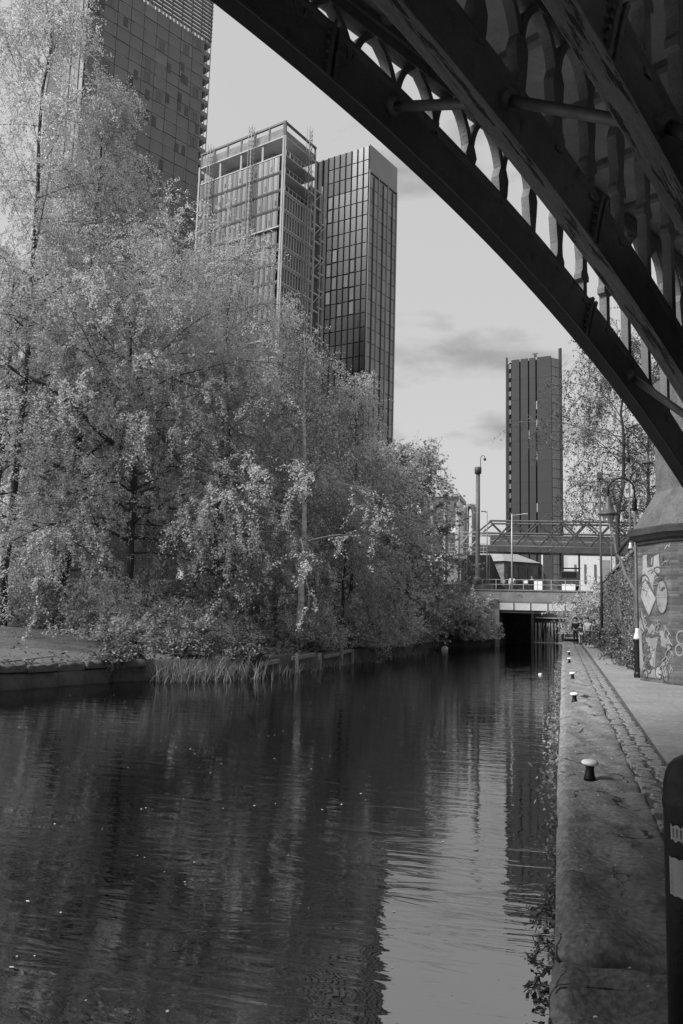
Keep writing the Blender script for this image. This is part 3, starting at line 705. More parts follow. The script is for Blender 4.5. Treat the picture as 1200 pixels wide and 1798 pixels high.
gpoly([(0.01, 1.65), (0.06, 1.63), (0.11, 0.5), (0.17, -0.35+0.9), (0.06, 0.25), (0.0, 0.35), (0.0, 1.0)], 'graffiti_light', 0.0075)
rgb = random.Random(3)
for k in range(7):
    ca, cz = 0.20+0.05*(k % 3)+rgb.uniform(-0.02, 0.02), 0.98-k*0.13
    gline(ell(ca, cz, 0.07, 0.11, 9), 0.035, 'graffiti_dark', 0.0125, True)
for k, (ca, cz) in enumerate([(0.34, 0.93), (0.42, 0.75), (0.38, 0.52)]): gpoly(ell(ca, cz, 0.05, 0.09, 10), 'graffiti_pale', 0.012)
gpoly(ell(0.58, 0.28, 0.1, 0.17, 12), 'graffiti_pale', 0.0092); gline(ell(0.58, 0.28, 0.1, 0.17, 12), 0.03, 'graffiti_dark', 0.0135, True)
gpoly([(0.10, 0.02+0.1), (0.62, 0.12), (0.80, 0.22), (0.74, 0.62), (0.60, 0.42), (0.3, 0.3), (0.1, 0.38)], 'graffiti_mid', 0.0048)
gline([(0.62, 0.35), (0.78, 0.5), (0.86, 0.3), (0.84, 0.1)], 0.03, 'graffiti_dark', 0.0118)
for k in range(9):
    a0 = 0.78+rgb.uniform(-0.04, 0.14); z0 = 0.3+k*0.13
    gline([(a0, z0), (a0+0.05, z0+0.14), (a0+0.02, z0+0.2), (a0+0.1, z0+0.08)], 0.025, 'graffiti_pale', 0.0132)
gline([(0.84, 3.62), (0.92, 3.72), (0.97, 3.66), (1.0, 3.74)], 0.03, 'graffiti_pale', 0.006)
for k in range(26):
    a0 = rgb.uniform(0.05, 0.92); z0 = rgb.uniform(0.15, 3.3); pts = [(a0, z0)]
    for q in range(rgb.randrange(4, 8)): pts.append((min(0.97, max(0.03, pts[-1][0]+rgb.uniform(-0.09, 0.10))), pts[-1][1]+rgb.uniform(-0.13, 0.13)))
    gline(pts, rgb.uniform(0.014, 0.03), rgb.choice(('graffiti_dark', 'graffiti_light', 'graffiti_mid', 'graffiti_dark')), 0.015+k*0.0006)
# tag on the darker return face B_ -> (3.35,22.72)
fd2 = Vector((3.35-B_[0], 22.72-B_[1], 0)).normalized(); fn2 = Vector((fd2.y, -fd2.x, 0))
mb = MB()
for c0, c1, rr in ((0.22, 1.25, 0.14), (0.40, 1.22, 0.12), (0.16, 0.92, 0.12)):
    for k in range(14):
        a0 = k/14*6.283; a1 = (k+1)/14*6.283; q = []
        for a, r_ in ((a0, rr), (a1, rr), (a1, rr-0.035), (a0, rr-0.035)):
            p = Vector((B_[0], B_[1], 0))+fd2*(c0+math.cos(a)*r_)+fn2*0.006; q.append((p.x, p.y, c1+math.sin(a)*r_*1.4))
        mb.add(q, [(0, 1, 2, 3)])
mb.build('graffiti_line', 'graffiti_mid', pier)

# ---- near post at the picture's right edge
t = thing('path_post', (0.478, 3.3, 0), 'fat black round-topped post with torn stickers at the right edge', 'post')
r0 = 0.125
prof = [(r0+0.002, -0.02), (r0, 0.92), (r0+0.004, 0.93), (r0+0.004, 0.955), (r0, 0.965), (r0*0.985, 1.01), (r0*0.93, 1.045), (r0*0.82, 1.078), (r0*0.66, 1.10), (r0*0.4, 1.118), (r0*0.15, 1.125), (0.004, 1.127)]
MB().lathe(prof, 40).build('body', 'black_paint', t, smooth=True, loc=t.location)
def wrap(a0, a1, z0, z1, mat, o=0.004, nm='sticker', jag=0.0):
    mb = MB(); n = 8; v = []
    for j in range(2):
        for k in range(n+1):
            a = a0+(a1-a0)*k/n; v.append(((r0+o)*math.cos(a), (r0+o)*math.sin(a), (z0, z1)[j]+jag*math.sin(k*2.3+j*2)))
    mb.add(v, [(k, k+1, n+2+k, n+1+k) for k in range(n)]); return mb.build(nm, mat, t, loc=t.location)
wrap(R(207), R(249), 0.635, 0.765, 'graffiti_pale', jag=0.003); wrap(R(212), R(252), 0.825, 0.878, 'graffiti_pale', jag=0.006)
for a in range(4): wrap(R(217+a*7), R(219.5+a*7), 0.836, 0.868, 'graffiti_dark', 0.006, 'sticker_lettering')
for a in range(5): wrap(R(211), R(213.5), 0.65+a*0.023, 0.66+a*0.023, 'graffiti_mid', 0.006, 'sticker_lettering')

# ================================================================== TOWERS
class Face:
    """vertical face A -> B seen from outside with A on the left"""
    def __init__(s, A, B):
        s.A = Vector((A[0], A[1], 0)); s.d = Vector((B[0]-A[0], B[1]-A[1], 0)); s.len = s.d.length; s.d.normalize()
        s.n = Vector((s.d.y, -s.d.x, 0)); s.az = math.atan2(s.d.y, s.d.x)
    def p(s, a, z, out=0.0): q = s.A+s.d*a+s.n*out; return (q.x, q.y, z)
def boxmesh(name, w_, d_, h_, mat): return MB().box((0, 0, 0), (w_, d_, h_)).mesh(name, mat)
def on(face, name, me, a, z, out, parent): return link(name, me, parent, face.p(a, z, out), face.az)

# ---- T1: panelled tower
RC = Vector((-77.62, 151.25)); az = R(62); dr = Vector((math.cos(az), math.sin(az))); LC = RC-dr*28.0
tw = thing('panelled_tower', (RC.x, RC.y, 4.4), 'tall grey tower of staggered metal panels at the upper left', 'tower')
f1 = Face(LC, RC); back = Vector((-dr.y, dr.x))*17
poly = ccw([tuple(LC), tuple(RC), tuple(RC+back), tuple(LC+back)])
MB().prism(poly, 4.4, 130.4).build('core', 'tower_core', tw)
FH = 2.95; NC = 9; CW = 28.0/NC
pm = [boxmesh('panel', CW-0.10, 0.22, FH-0.16, 'panel_metal'), boxmesh('panel', CW-0.10, 0.22, FH-0.16, 'panel_light')]
pmh = [boxmesh('panel', CW/2-0.10, 0.22, FH-0.16, 'panel_metal'), boxmesh('panel', CW/2-0.10, 0.22, FH-0.16, 'panel_light')]
win_me = boxmesh('window', 0.95, 0.1, 2.1, 'glass_dark'); lit_me = boxmesh('light_strip', 0.42, 0.08, FH-0.3, 'panel_light'); fin_me = boxmesh('fin', 0.10, 0.24, FH-0.5, 'panel_light')
W1 = [(26.2, 121.8), (26.3, 123.9), (25.3, 124.0), (19.9, 123.2), (8.9, 118.8), (5.3, 118.3), (5.5, 120.9), (4.4, 118.2), (16.8, 112.9), (17.8, 110.9), (13.8, 110.0), (8.9, 111.7), (5.8, 113.5), (5.8, 111.3), (3.9, 111.1), (13.7, 105.4), (11.8, 104.9), (0.9, 108.3), (5.8, 101.6), (4.1, 101.8), (6.0, 90.3), (2.9, 87.4), (8.9, 86.1), (5.0, 77.9), (9.5, 96), (14, 93)]
rng = random.Random(11); n = 0; edge_me = boxmesh('edge_strip', CW*0.7, 0.1, 0.2, 'panel_edge')
for r_ in range(23):
    z = 128.7-r_*FH; sh = (r_ % 2)*CW*0.5*0
    for c in range(NC):
        a = (c+0.5)*CW
        jo = rng.uniform(-0.05, 0.05)
        on(f1, 'panel', pm[1 if rng.random() < 0.08 else 0], a, z, 0.05+jo, tw)
        if rng.random() < 0.62: on(f1, 'edge_strip', edge_me, a+rng.choice((-0.4, 0, 0.4)), z+FH/2-0.2, 0.15+jo, tw)
        if rng.random() < 0.24: on(f1, 'light_strip', lit_me, a+rng.choice((-1, 1))*(CW/2-0.3), z, 0.17, tw)
        if rng.random() < 0.2:
            for q in range(4): on(f1, 'fin', fin_me, a-0.7+q*0.4, z, 0.18, tw)
for (a, z) in W1: on(f1, 'window', win_me, 28-a, z, 0.19, tw)
# darker storeys below, behind the trees
MB().prism([(p[0]*1.0, p[1]*1.0) for p in poly], 4.3, 4.35).build('footing', 'tower_core', tw)
# left return face, pale glazing with mullions
f2 = Face(LC+back, LC); me = boxmesh('glazing', 1.75, 0.2, 3.6, 'glass_pale'); mul = boxmesh('mullion', 0.14, 0.4, 62, 'dark_steel')
for r_ in range(17):
    for c in range(5): on(f2, 'glazing', me, f2.len-1.1-c*1.9, 128-r_*3.72, 0.05, tw)
for a in (0.0, 2.0, 5.8): on(f2, 'mullion', mul, f2.len-0.12-a, 98, 0.1, tw)
# right-hand balconies and their screen
slab = boxmesh('balcony_slab', 1.9, 3.2, 0.28, 'panel_metal'); rail = boxmesh('balcony_rail', 1.7, 0.06, 0.9, 'steel_grey')
for r_ in range(24):
    z = 130.2-r_*FH; o = on(f1, 'balcony_slab', slab, 28.0+0.95, z, -1.55, tw); on(f1, 'balcony_rail', rail, 28.0+0.9, z+0.62, 0.02, tw)
post = boxmesh('screen_post', 0.13, 0.13, 84, 'steel_grey')
for a, o in ((29.9, 0.0), (29.9, -3.0), (29.0, 0.02)): on(f1, 'screen_post', post, a, 104.0, o, tw)
# open louvred crown
lou = boxmesh('louvre', 18.6, 0.5, 0.34, 'panel_light'); lp = boxmesh('louvre_post', 0.28, 0.4, 22, 'steel_grey')
for k in range(20): on(f1, 'louvre', lou, 29.9-9.3, 131.4+k*0.95, 0.1, tw)
for k in range(8): on(f1, 'louvre_post', lp, 11.6+k*2.6, 141.2, -0.35, tw)
hx = boxmesh('frieze_opening', 0.62, 0.1, 0.8, 'slab_light')
for k in range(19): on(f1, 'frieze_opening', hx, 11.6+k*0.95, 130.75, 0.12, tw)

# ---- T2: tower block under construction
Lp, Cp, Rp = (-67.47, 132.31), (-47.54, 125.84), (-44.52, 135.27)
cs = thing('tower_under_construction', (-56, 131, 4.4), 'unfinished tower block with open top floors, slab edges and hoist masts', 'building')
fl, fr = Face(Lp, Cp), Face(Cp, Rp); bk = Vector((Rp[0]-Cp[0], Rp[1]-Cp[1]))
FZ = 3.43; ZT = 87.2
inner = ccw([fl.p(0.6, 0, -0.6)[:2], fl.p(fl.len-0.6, 0, -0.6)[:2], fr.p(fr.len-0.6, 0, -0.6)[:2], (Lp[0]+bk.x, Lp[1]+bk.y)])
MB().prism(inner, 4.4, ZT-3*FZ-0.4).build('core', 'slab_dark', cs)
core2 = ccw([fl.p(4, 0, -3.2)[:2], fl.p(fl.len-5, 0, -3.2)[:2], fl.p(fl.len-5, 0, -8)[:2], fl.p(4, 0, -8)[:2]])
MB().prism(core2, ZT-3*FZ-0.5, ZT+1.6).build('lift_core', 'concrete', cs)
slabp = ccw([Lp, Cp, Rp, (Lp[0]+bk.x, Lp[1]+bk.y)])
for k in range(0, 15):
    z = ZT-k*FZ
    MB().prism(slabp, z-0.24, z).build('floor_slab', 'slab_light' if k not in (3, 4) else 'slab_light', cs)
# parapet of the top
MB().beam(fl.p(0.4, ZT+0.9, -0.3), fl.p(fl.len-0.4, ZT+0.9, -0.3), 0.2, 1.6).build('upstand', 'concrete', cs)
MB().beam(fr.p(0.4, ZT+0.7, -0.3), fr.p(fr.len-0.4, ZT+0.7, -0.3), 0.2, 1.3).build('upstand', 'concrete', cs)
# roof frame
def bar(f, a0, z0, a1, z1, w_, nm='roof_frame', mat='dark_steel', o=-0.25): return MB().beam(f.p(a0, z0, o), f.p(a1, z1, o), w_, w_).build(nm, mat, cs)
bar(fl, 0, 90, fl.len, 90, 0.36); bar(fr, 0.2, 90, fr.len, 90, 0.36)
for k in range(7): bar(fl, 0.3+k*3.37, ZT, 0.3+k*3.37, 90, 0.3)
bar(fr, fr.len-0.2, ZT, fr.len-0.2, 90, 0.3); bar(fr, 0.3, ZT, 0.3, 90.2, 0.45)
# corner columns, edge columns
for f, a in ((fl, 0.15), (fl, fl.len-0.2), (fr, fr.len-0.2), (fr, 0.12)):
    MB().beam(f.p(a, 36, 0.06), f.p(a, ZT, 0.06), 0.32, 0.32, up=(0, 1, 0)).build('column', 'slab_light', cs)
for k in range(1, 4): MB().beam(fl.p(k*5.2, ZT-FZ, -0.4), fl.p(k*5.2, ZT, -0.4), 0.35, 0.35, up=(0, 1, 0)).build('column', 'slab_light', cs)
# window bays on the left face
NB = 17; bw_ = fl.len/NB
bay = boxmesh('window_panel', bw_*0.60, 0.12, FZ-0.62, 'glass_bay'); bd = boxmesh('dark_panel', bw_*0.26, 0.12, FZ-0.62, 'glass_dark'); sill = boxmesh('spandrel_band', fl.len, 0.1, 0.32, 'slab_dark'); lat = boxmesh('window_latch', bw_*0.24, 0.05, 0.9, 'glass_mid')
nw = 0
for r_ in range(1, 10):
    z = ZT-r_*FZ-FZ/2-0.1
    on(fl, 'spandrel_band', sill, fl.len/2, ZT-r_*FZ-FZ+0.02, 0.03, cs)
    for c in range(NB-1):
        a = bw_*(c+0.55)
        on(fl, 'window_panel', bay, a, z, -0.02, cs); on(fl, 'dark_panel', bd, a+bw_*0.46, z, -0.05, cs)
        if (c+r_) % 3 == 0: on(fl, 'window_latch', lat, a+bw_*0.12, z-0.5, 0.06, cs)
bandm = boxmesh('scaffold_board', 12, 0.4, 0.25, 'slab_light')
on(fl, 'scaffold_board', bandm, fl.len-6.4, ZT-5*FZ-0.3, 0.3, cs); on(fl, 'scaffold_board', bandm, 6.4, ZT-6*FZ-0.1, 0.3, cs)
# right face: open floors with guard rails, then glazed storeys
gr = boxmesh('guard_post', 0.07, 0.07, 1.2, 'galvanised'); grr = boxmesh('guard_rail', fr.len-0.6, 0.06, 0.06, 'galvanised')
for r_ in range(0, 3):
    z = ZT-(r_+1)*FZ
    for k in range(8): on(fr, 'guard_post', gr, 0.8+k*1.15, z+0.6, -0.2, cs)
    on(fr, 'guard_rail', grr, fr.len/2, z+1.1, -0.2, cs)
w2 = boxmesh('window_panel', 0.62, 0.1, FZ-0.9, 'glass_dark'); m2 = boxmesh('window_mullion', 0.16, 0.2, FZ-0.7, 'slab_light'); sb = boxmesh('spandrel_band', fr.len-0.5, 0.1, 0.5, 'concrete')
for r_ in range(3, 14):
    z = ZT-r_*FZ-FZ/2-0.15
    on(fr, 'spandrel_band', sb, fr.len/2, ZT-r_*FZ-0.62, 0.0, cs)
    for c in range(11):
        on(fr, 'window_panel', w2, 0.75+c*0.82, z-0.2, -0.12, cs); on(fr, 'window_mullion', m2, 0.34+c*0.82, z-0.2, -0.06, cs)
# hoist masts
def mast(f, a, z0, z1, o):
    mm = MB()
    for dx, dy in ((-0.35, -0.35), (0.35, -0.35), (0.35, 0.35), (-0.35, 0.35)):
        b0 = Vector(f.p(a+dx, z0, o+dy)); mm.tube([b0, b0+Vector((0, 0, z1-z0))], 0.06, 4)
    k = 0; z = z0
    while z < z1-0.9:
        for (dx, dy), (ex, ey) in (((-0.35, 0.35), (0.35, 0.35)), ((0.35, -0.35), (0.35, 0.35))):
            mm.tube([f.p(a+dx, z, o+dy), f.p(a+ex, z+0.9, o+ey)], 0.04, 3); mm.tube([f.p(a+dx, z, o+dy), f.p(a+ex, z, o+ey)], 0.04, 3)
        z += 0.9
    return mm.build('hoist_mast', 'steel_grey', cs)
mast(fl, 13.6, 60, 91, 0.7); mast(fl, 3.4, 60, 90.5, 0.7); mast(fr, 6.4, 50, 92, 0.8)
# stepped scaffolded wing to the right
e1 = Vector(fr.d)
for j, (a0, a1, o, ztop) in enumerate(((fr.len, fr.len+3.6, -1.5, 82.5), (fr.len+3.6, fr.len+6.6, -2.6, 77.5))):
    q = ccw([fr.p(a0, 0, o)[:2], fr.p(a1, 0, o)[:2], fr.p(a1, 0, o-9)[:2], fr.p(a0, 0, o-9)[:2]])
    MB().prism(q, 4.4, ztop-0.3).build('wing', 'slab_dark', cs)
    for k in range(16):
        z = ztop-k*FZ; MB().beam(fr.p(a0, z, o+0.1), fr.p(a1, z, o+0.1), 0.9, 0.26).build('scaffold_deck', 'slab_light', cs)
        if k % 2 == 0: MB().beam(fr.p(a0+0.2, z-FZ, o+0.6), fr.p(a1-0.2, z, o+0.6), 0.1, 0.1).build('scaffold_brace', 'galvanised', cs)
    for a in (a0+0.1, a1-0.1): MB().beam(fr.p(a, 30, o+0.55), fr.p(a, ztop+1.6, o+0.55), 0.2, 0.2, up=(0, 1, 0)).build('scaffold_pole', 'slab_light', cs)

# ---- T3: glazed tower
Lp, Cp, Rp = (-53.34, 162.77), (-40.19, 159.41), (-36.24, 170.3)
gt = thing('glazed_tower', (-43, 166, 4.4), 'dark glazed tower with pale gridded side behind the unfinished block', 'tower')
gl_, gr_ = Face(Lp, Cp), Face(Cp, Rp)
q = [gl_.p(0, 0, -0.25)[:2], gl_.p(gl_.len-0.25, 0, -0.25)[:2], gr_.p(gr_.len, 0, -0.25)[:2], (Lp[0]+gr_.d.x*gr_.len, Lp[1]+gr_.d.y*gr_.len)]
MB().prism(ccw(q), 4.4, 104.6).build('core', 'tower_core', gt)
FZ3 = 3.2; NCL = 9; cw = gl_.len/NCL
pane = boxmesh('pane', cw-0.24, 0.12, FZ3-0.22, 'glass_dark'); panel_ = boxmesh('pane', cw-0.24, 0.12, FZ3-0.22, 'glass_mid'); panep = boxmesh('pane', cw-0.5, 0.12, FZ3-0.5, 'glass_side')
fin3 = boxmesh('vertical_fin', 0.18, 0.3, 98, 'canvas_black'); rng = random.Random(8)
for r_ in range(31):
    z = 103.1-r_*FZ3
    for c in range(2, NCL):
        if r_ < 3: me = panel_ if c < 6 else pane
        else: me = panep if rng.random() < 0.13 else pane
        on(gl_, 'pane', me, cw*(c+0.5), z, -0.1+rng.uniform(-0.02, 0.02), gt)
for c in range(NCL+1): on(gl_, 'vertical_fin', fin3, min(gl_.len-0.12, cw*c), 55.6, -0.02, gt)
NCR = 6; cwr = gr_.len/NCR
ps = boxmesh('side_pane', cwr-0.2, 0.12, FZ3-0.16, 'glass_side'); ps2 = boxmesh('side_pane', cwr-0.2, 0.12, FZ3-0.16, 'glass_dark')
finr = boxmesh('vertical_fin', 0.28, 0.35, 94, 'clad_right'); find = boxmesh('vertical_fin', 0.3, 0.3, 92, 'clad_dark')
for r_ in range(2, 31):
    z = 103.1-r_*FZ3
    for c in range(NCR): on(gr_, 'side_pane', ps2 if (c == 5 and r_ > 19) else ps, cwr*(c+0.5), z, -0.08+rng.uniform(-0.02, 0.02), gt)
for c in range(NCR+1): on(gr_, 'vertical_fin', find if c in (1, 3, 5) else finr, min(gr_.len-0.14, max(0.14, cwr*c)), 52.0, 0.0, gt)
MB().beam(gr_.p(0, 101.9, -0.1), gr_.p(gr_.len, 101.9, -0.1), 0.3, 6.2).build('crown_band', 'clad_right', gt)
for k in range(30): on(gr_, 'edge_notch', panep, gr_.len-0.02, 98-k*FZ3, -0.4, gt).scale = (0.3, 1, 0.5)

# ---- T4: dark slab tower on the right
dk = thing('dark_slab_tower', (-11, 302, 4.4), 'black slab tower with vertical slots above the footbridge', 'tower')
FL_, FR_ = (-19.86, 299.74), (-3.43, 296.81); SR = (-0.37, 299.41)
fa = Face(FL_, FR_); fb = Face(FR_, SR)
bk = Vector((-fa.n.x, -fa.n.y))*22
MB().prism(ccw([fa.p(1.3, 0, -0.4)[:2], FR_, SR, (FR_[0]+bk.x, FR_[1]+bk.y), (FL_[0]+bk.x, FL_[1]+bk.y), fa.p(0, 0, -2)[:2]]), 4.4, 98.6).build('core', 'canvas_black', dk)  # black core colour stands in for the shade inside the slots
edges = [(1.9, 4.85), (5.35, 8.1), (8.6, 10.9), (11.5, fa.len)]
for k, (a0, a1) in enumerate(edges):
    for j in range(12):
        z0 = 4.6+j*7.9; z1 = min(99.8+k*0.15, z0+7.86)
        MB().box((0, 0, 0), (a1-a0, 0.6, z1-z0)).build('cladding_panel', 'clad_dark', dk, loc=fa.p((a0+a1)/2, (z0+z1)/2, 0.0), rz=fa.az)
MB().box((0, 0, 0), (0.5, 1.2, 95.8)).build('edge_fin', 'clad_dark', dk, loc=fa.p(0.1, 52.6, 0.2), rz=fa.az)
wmid = boxmesh('window', 1.15, 0.2, 1.9, 'glass_pale'); wdk = boxmesh('window', 1.15, 0.2, 1.9, 'glass_mid'); rng = random.Random(4)
for k in range(26): on(fa, 'window', wmid if rng.random() < 0.72 else wdk, 1.05, 97-k*3.55, -0.15, dk)
for a, zz in ((11.2, 74), (11.2, 81), (11.2, 62), (11.2, 42.5), (8.35, 70)): MB().box((0, 0, 0), (0.5, 0.3, 3.2)).build('window', 'slab_light', dk, loc=fa.p(a, zz, -0.12), rz=fa.az)
sp_ = boxmesh('side_panel', fb.len/2-0.12, 0.2, 3.3, 'clad_right')
for k in range(26):
    for c in range(2): on(fb, 'side_panel', sp_, fb.len*(0.25+0.5*c), 97-k*3.5, 0.08, dk)
MB().box((0, 0, 0), (0.55, 1.2, 98.5)).build('edge_fin', 'clad_dark', dk, loc=fb.p(fb.len, 53.6, 0.25), rz=fb.az)
MB().box((0, 0, 0), (1.0, 0.6, 1.0)).box((0, 0, 0.7), (2.2, 0.25, 0.25)).build('roof_unit', 'dark_steel', dk, loc=fa.p(10.4, 100.9, -2), rz=fa.az)

# ================================================================== FAR BRIDGE OVER THE CANAL
fb_ = thing('canal_bridge', (-2.5, 66, -0.6), 'low concrete road bridge with pale girder panels over the canal', 'bridge')
MB().box((-1.7, 66.4, 3.46), (11.6, 1.4, 0.86)).build('parapet', 'concrete', fb_, bevel=0.02)
MB().box((-1.7, 66.45, 3.95), (11.7, 1.62, 0.10)).build('coping', 'concrete', fb_)
MB().box((-1.7, 66.55, 2.985), (11.7, 1.75, 0.07)).build('ledge', 'concrete', fb_)
MB().box((-1.6, 66.42, 2.62), (12, 1.36, 0.66)).build('girder', 'dark_steel', fb_)
pme = boxmesh('girder_panel', 1.22, 0.1, 0.56, 'pale_paint')
for k in range(5): link('girder_panel', pme, fb_, (-4.45+k*1.32, 65.70, 2.64))
link('girder_panel', boxmesh('girder_panel', 0.55, 0.1, 0.56, 'concrete'), fb_, (1.2, 65.70, 2.64))
MB().box((-1.6, 66.5, 2.22), (12, 1.5, 0.16)).build('bottom_flange', 'dark_steel', fb_)
MB().box((-1.6, 71.5, 2.7), (12, 9, 0.9)).build('slab', 'slab_dark', fb_)
MB().box((-6.0, 82, 0.8), (1.9, 33.0, 4.8)).build('left_abutment', 'brick_wall', fb_)
MB().box((-5.1, 65.6, 0.85), (0.35, 0.9, 3.0)).build('pilaster', 'concrete', fb_)
MB().box((3.5, 82, 1.2), (1.6, 32, 4.0)).build('right_abutment', 'brick_wall', fb_)
MB().box((0.9, 79, -0.5), (1.7, 25, 0.96)).build('ledge_path', 'concrete', fb_)
# lock gate with water pouring over it, in daylight beyond
MB().box((-4.0, 80, 0.9), (2.3, 8, 4.6)).build('dark_infill_wall', 'stone_dark', fb_)  # dark block added so the left of the opening stays black
lg = thing('lock_gate', (-1.2, 84.0, -0.6), 'lock gate with white water spilling over it beyond the bridge', 'lock gate')
MB().box((-1.2, 84.4, 0.85), (4.4, 0.5, 3.5)).build('gate_leaf', 'slab_dark', lg)
MB().box((-1.2, 84.05, 1.86), (3.0, 0.2, 0.10)).build('balance_beam', 'pale_paint', lg)
rng = random.Random(21)
for k in range(11):
    x = -2.65+k*0.27+rng.uniform(-0.05, 0.05); wd = rng.uniform(0.05, 0.2)
    pts = [(x, 84.1, 1.32), (x, 83.92, 1.25), (x+rng.uniform(-0.05, 0.05), 83.78, 0.9), (x+rng.uniform(-0.08, 0.08), 83.7, 0.2), (x+rng.uniform(-0.1, 0.1), 83.66, -0.6)]
    MB().tube(pts, [wd*0.5, wd*0.6, wd*0.5, wd*0.6, wd*0.9], 6).build('water_stream', 'falling_water', lg, smooth=True)
MB().box((-1.3, 83.4, -0.585), (3.2, 0.5, 0.05)).build('foam', 'white_paint', lg)
# railing on the terrace
rl = thing('terrace_railing', (-2, 66.8, 4.0), 'thin metal railing along the top of the canal bridge', 'railing')
for k in range(9): MB().tube([(-6.4+k*1.1, 66.9, 4.0), (-6.4+k*1.1, 66.9, 4.85)], 0.03, 6).build('post', 'galvanised', rl)
for z in (4.45, 4.85): MB().tube([(-6.5, 66.9, z), (2.4, 66.9, z)], 0.022, 6).build('rail', 'galvanised', rl)

# ================================================================== FOOTBRIDGE (lattice tube)
ft = thing('footbridge', (0, 73, 7.6), 'lattice steel footbridge spanning the street behind the canal bridge', 'footbridge')
XA, XB = -6.4, 11.5; Z0, Z1, Z2 = 7.95, 9.25, 10.35
def Zs(x): return -0.02*(x-XA)
for yy in (72.0, 74.2):
    for z, r_ in ((Z0+0.15, 0.11), (Z1, 0.09), (Z2, 0.09)):
        MB().tube([(XA-(0.8 if z < 10 else -0.2), yy, z+Zs(XA)), (XB, yy, z+Zs(XB))], r_, 8).build('chord', 'dark_steel', ft, smooth=True)
    x = XA+0.2; k = 0
    while x < XB-1.4:
        MB().tube([(x, yy, Z0+0.15+Zs(x)), (x+1.0, yy, Z1+Zs(x))], 0.085, 6).build('diagonal', 'dark_steel', ft); MB().tube([(x+1.0, yy, Z1+Zs(x)), (x+2.0, yy, Z0+0.15+Zs(x))], 0.085, 6).build('diagonal', 'dark_steel', ft)
        MB().tube([(x-0.1, yy, Z2+Zs(x)), (x+1.0, yy, Z1+Zs(x))], 0.075, 6).build('diagonal', 'dark_steel', ft); MB().tube([(x+1.0, yy, Z1+Zs(x)), (x+2.0, yy, Z2+Zs(x))], 0.075, 6).build('diagonal', 'dark_steel', ft)
        x += 2.1; k += 1
    MB().tube([(XA-0.9, yy, Z1+0.1), (XA+0.3, yy, Z2)], 0.07, 6).build('end_strut', 'dark_steel', ft)
MB().beam((XA-1.2, 73.1, 7.85), (XB, 73.1, 7.5), 2.6, 0.5).build('deck_girder', 'dark_steel', ft)
for z in (8.6, 8.95): MB().beam((XA, 72.25, z+Zs(XA)), (XB, 72.25, z+Zs(XB)), 0.04, 0.06).build('handrail', 'galvanised', ft)
MB().beam((XA, 73.9, 8.75), (XB, 73.9, 8.4), 0.04, 0.8).build('side_screen', 'glass_mid', ft)
for x in (-0.2, 1.4): MB().box((x, 73, 5.9), (0.16, 0.16, 3.6)).build('support_leg', 'dark_steel', ft)
MB().box((0.6, 73, 5.3), (1.6, 0.12, 0.12)).build('support_tie', 'dark_steel', ft)
MB().box((0.7, 73, 6.2), (1.6, 0.12, 0.12)).build('support_tie', 'dark_steel', ft)
# stair landing left of the mast
st = thing('stair_tower', (-8.5, 70, 4.4), 'concrete stair landing with handrails at the footbridge left end', 'stairs')
MB().box((-8.0, 71.5, 6.95), (3.4, 3.0, 0.35)).build('landing', 'concrete', st)
MB().box((-9.2, 71.6, 5.6), (1.2, 2.6, 2.6)).build('support_wall', 'concrete', st)
for k in range(6): MB().tube([(-9.6+k*0.6, 69.98, 7.1), (-9.6+k*0.6, 69.98, 8.1)], 0.025, 5).build('baluster', 'galvanised', st)
for z in (7.4, 7.75, 8.1): MB().tube([(-9.7, 69.98, z), (-6.4, 69.98, z)], 0.025, 5).build('handrail', 'galvanised', st)
for dx in (0, 0.35): MB().tube([(-9.2+dx*3, 69.9, 7.2), (-7.5+dx*3, 69.9, 9.4)], 0.05, 5).build('stringer', 'galvanised', st)
for z in (9.35, 9.0): MB().tube([(-9.2, 72.4, z), (-6.2, 72.4, z)], 0.04, 5).build('handrail', 'galvanised', st)

# tall CCTV mast
mt = thing('camera_mast', (-6.76, 66.4, 4.4), 'tall thick steel mast with a security camera on top', 'mast')
MB().lathe([(0.34, 0), (0.34, 0.5), (0.26, 0.55), (0.20, 0.7), (0.185, 4), (0.17, 9.4)], 16, (-6.76, 66.4, 4.4)).build('pole', 'grey_paint', mt, smooth=True)
MB().lathe([(0.17, 9.2), (0.28, 9.25), (0.29, 9.75), (0.24, 9.8)], 16, (-6.76, 66.4, 4.4)).build('head', 'dark_steel', mt, smooth=True)
hb = MB().tube([(-6.55, 66.4, 14.1), (-6.55, 66.4, 14.9), (-6.5, 66.4, 15.1), (-6.35, 66.4, 15.2), (-6.22, 66.4, 15.1), (-6.2, 66.4, 14.95)], 0.03, 6).build('bracket', 'dark_steel', mt)
MB().lathe([(0.05, 0.12), (0.11, 0.08), (0.12, 0), (0.10, -0.09), (0.03, -0.13)], 12, (-6.2, 66.4, 14.85)).build('camera_dome', 'dark_steel', mt, smooth=True)
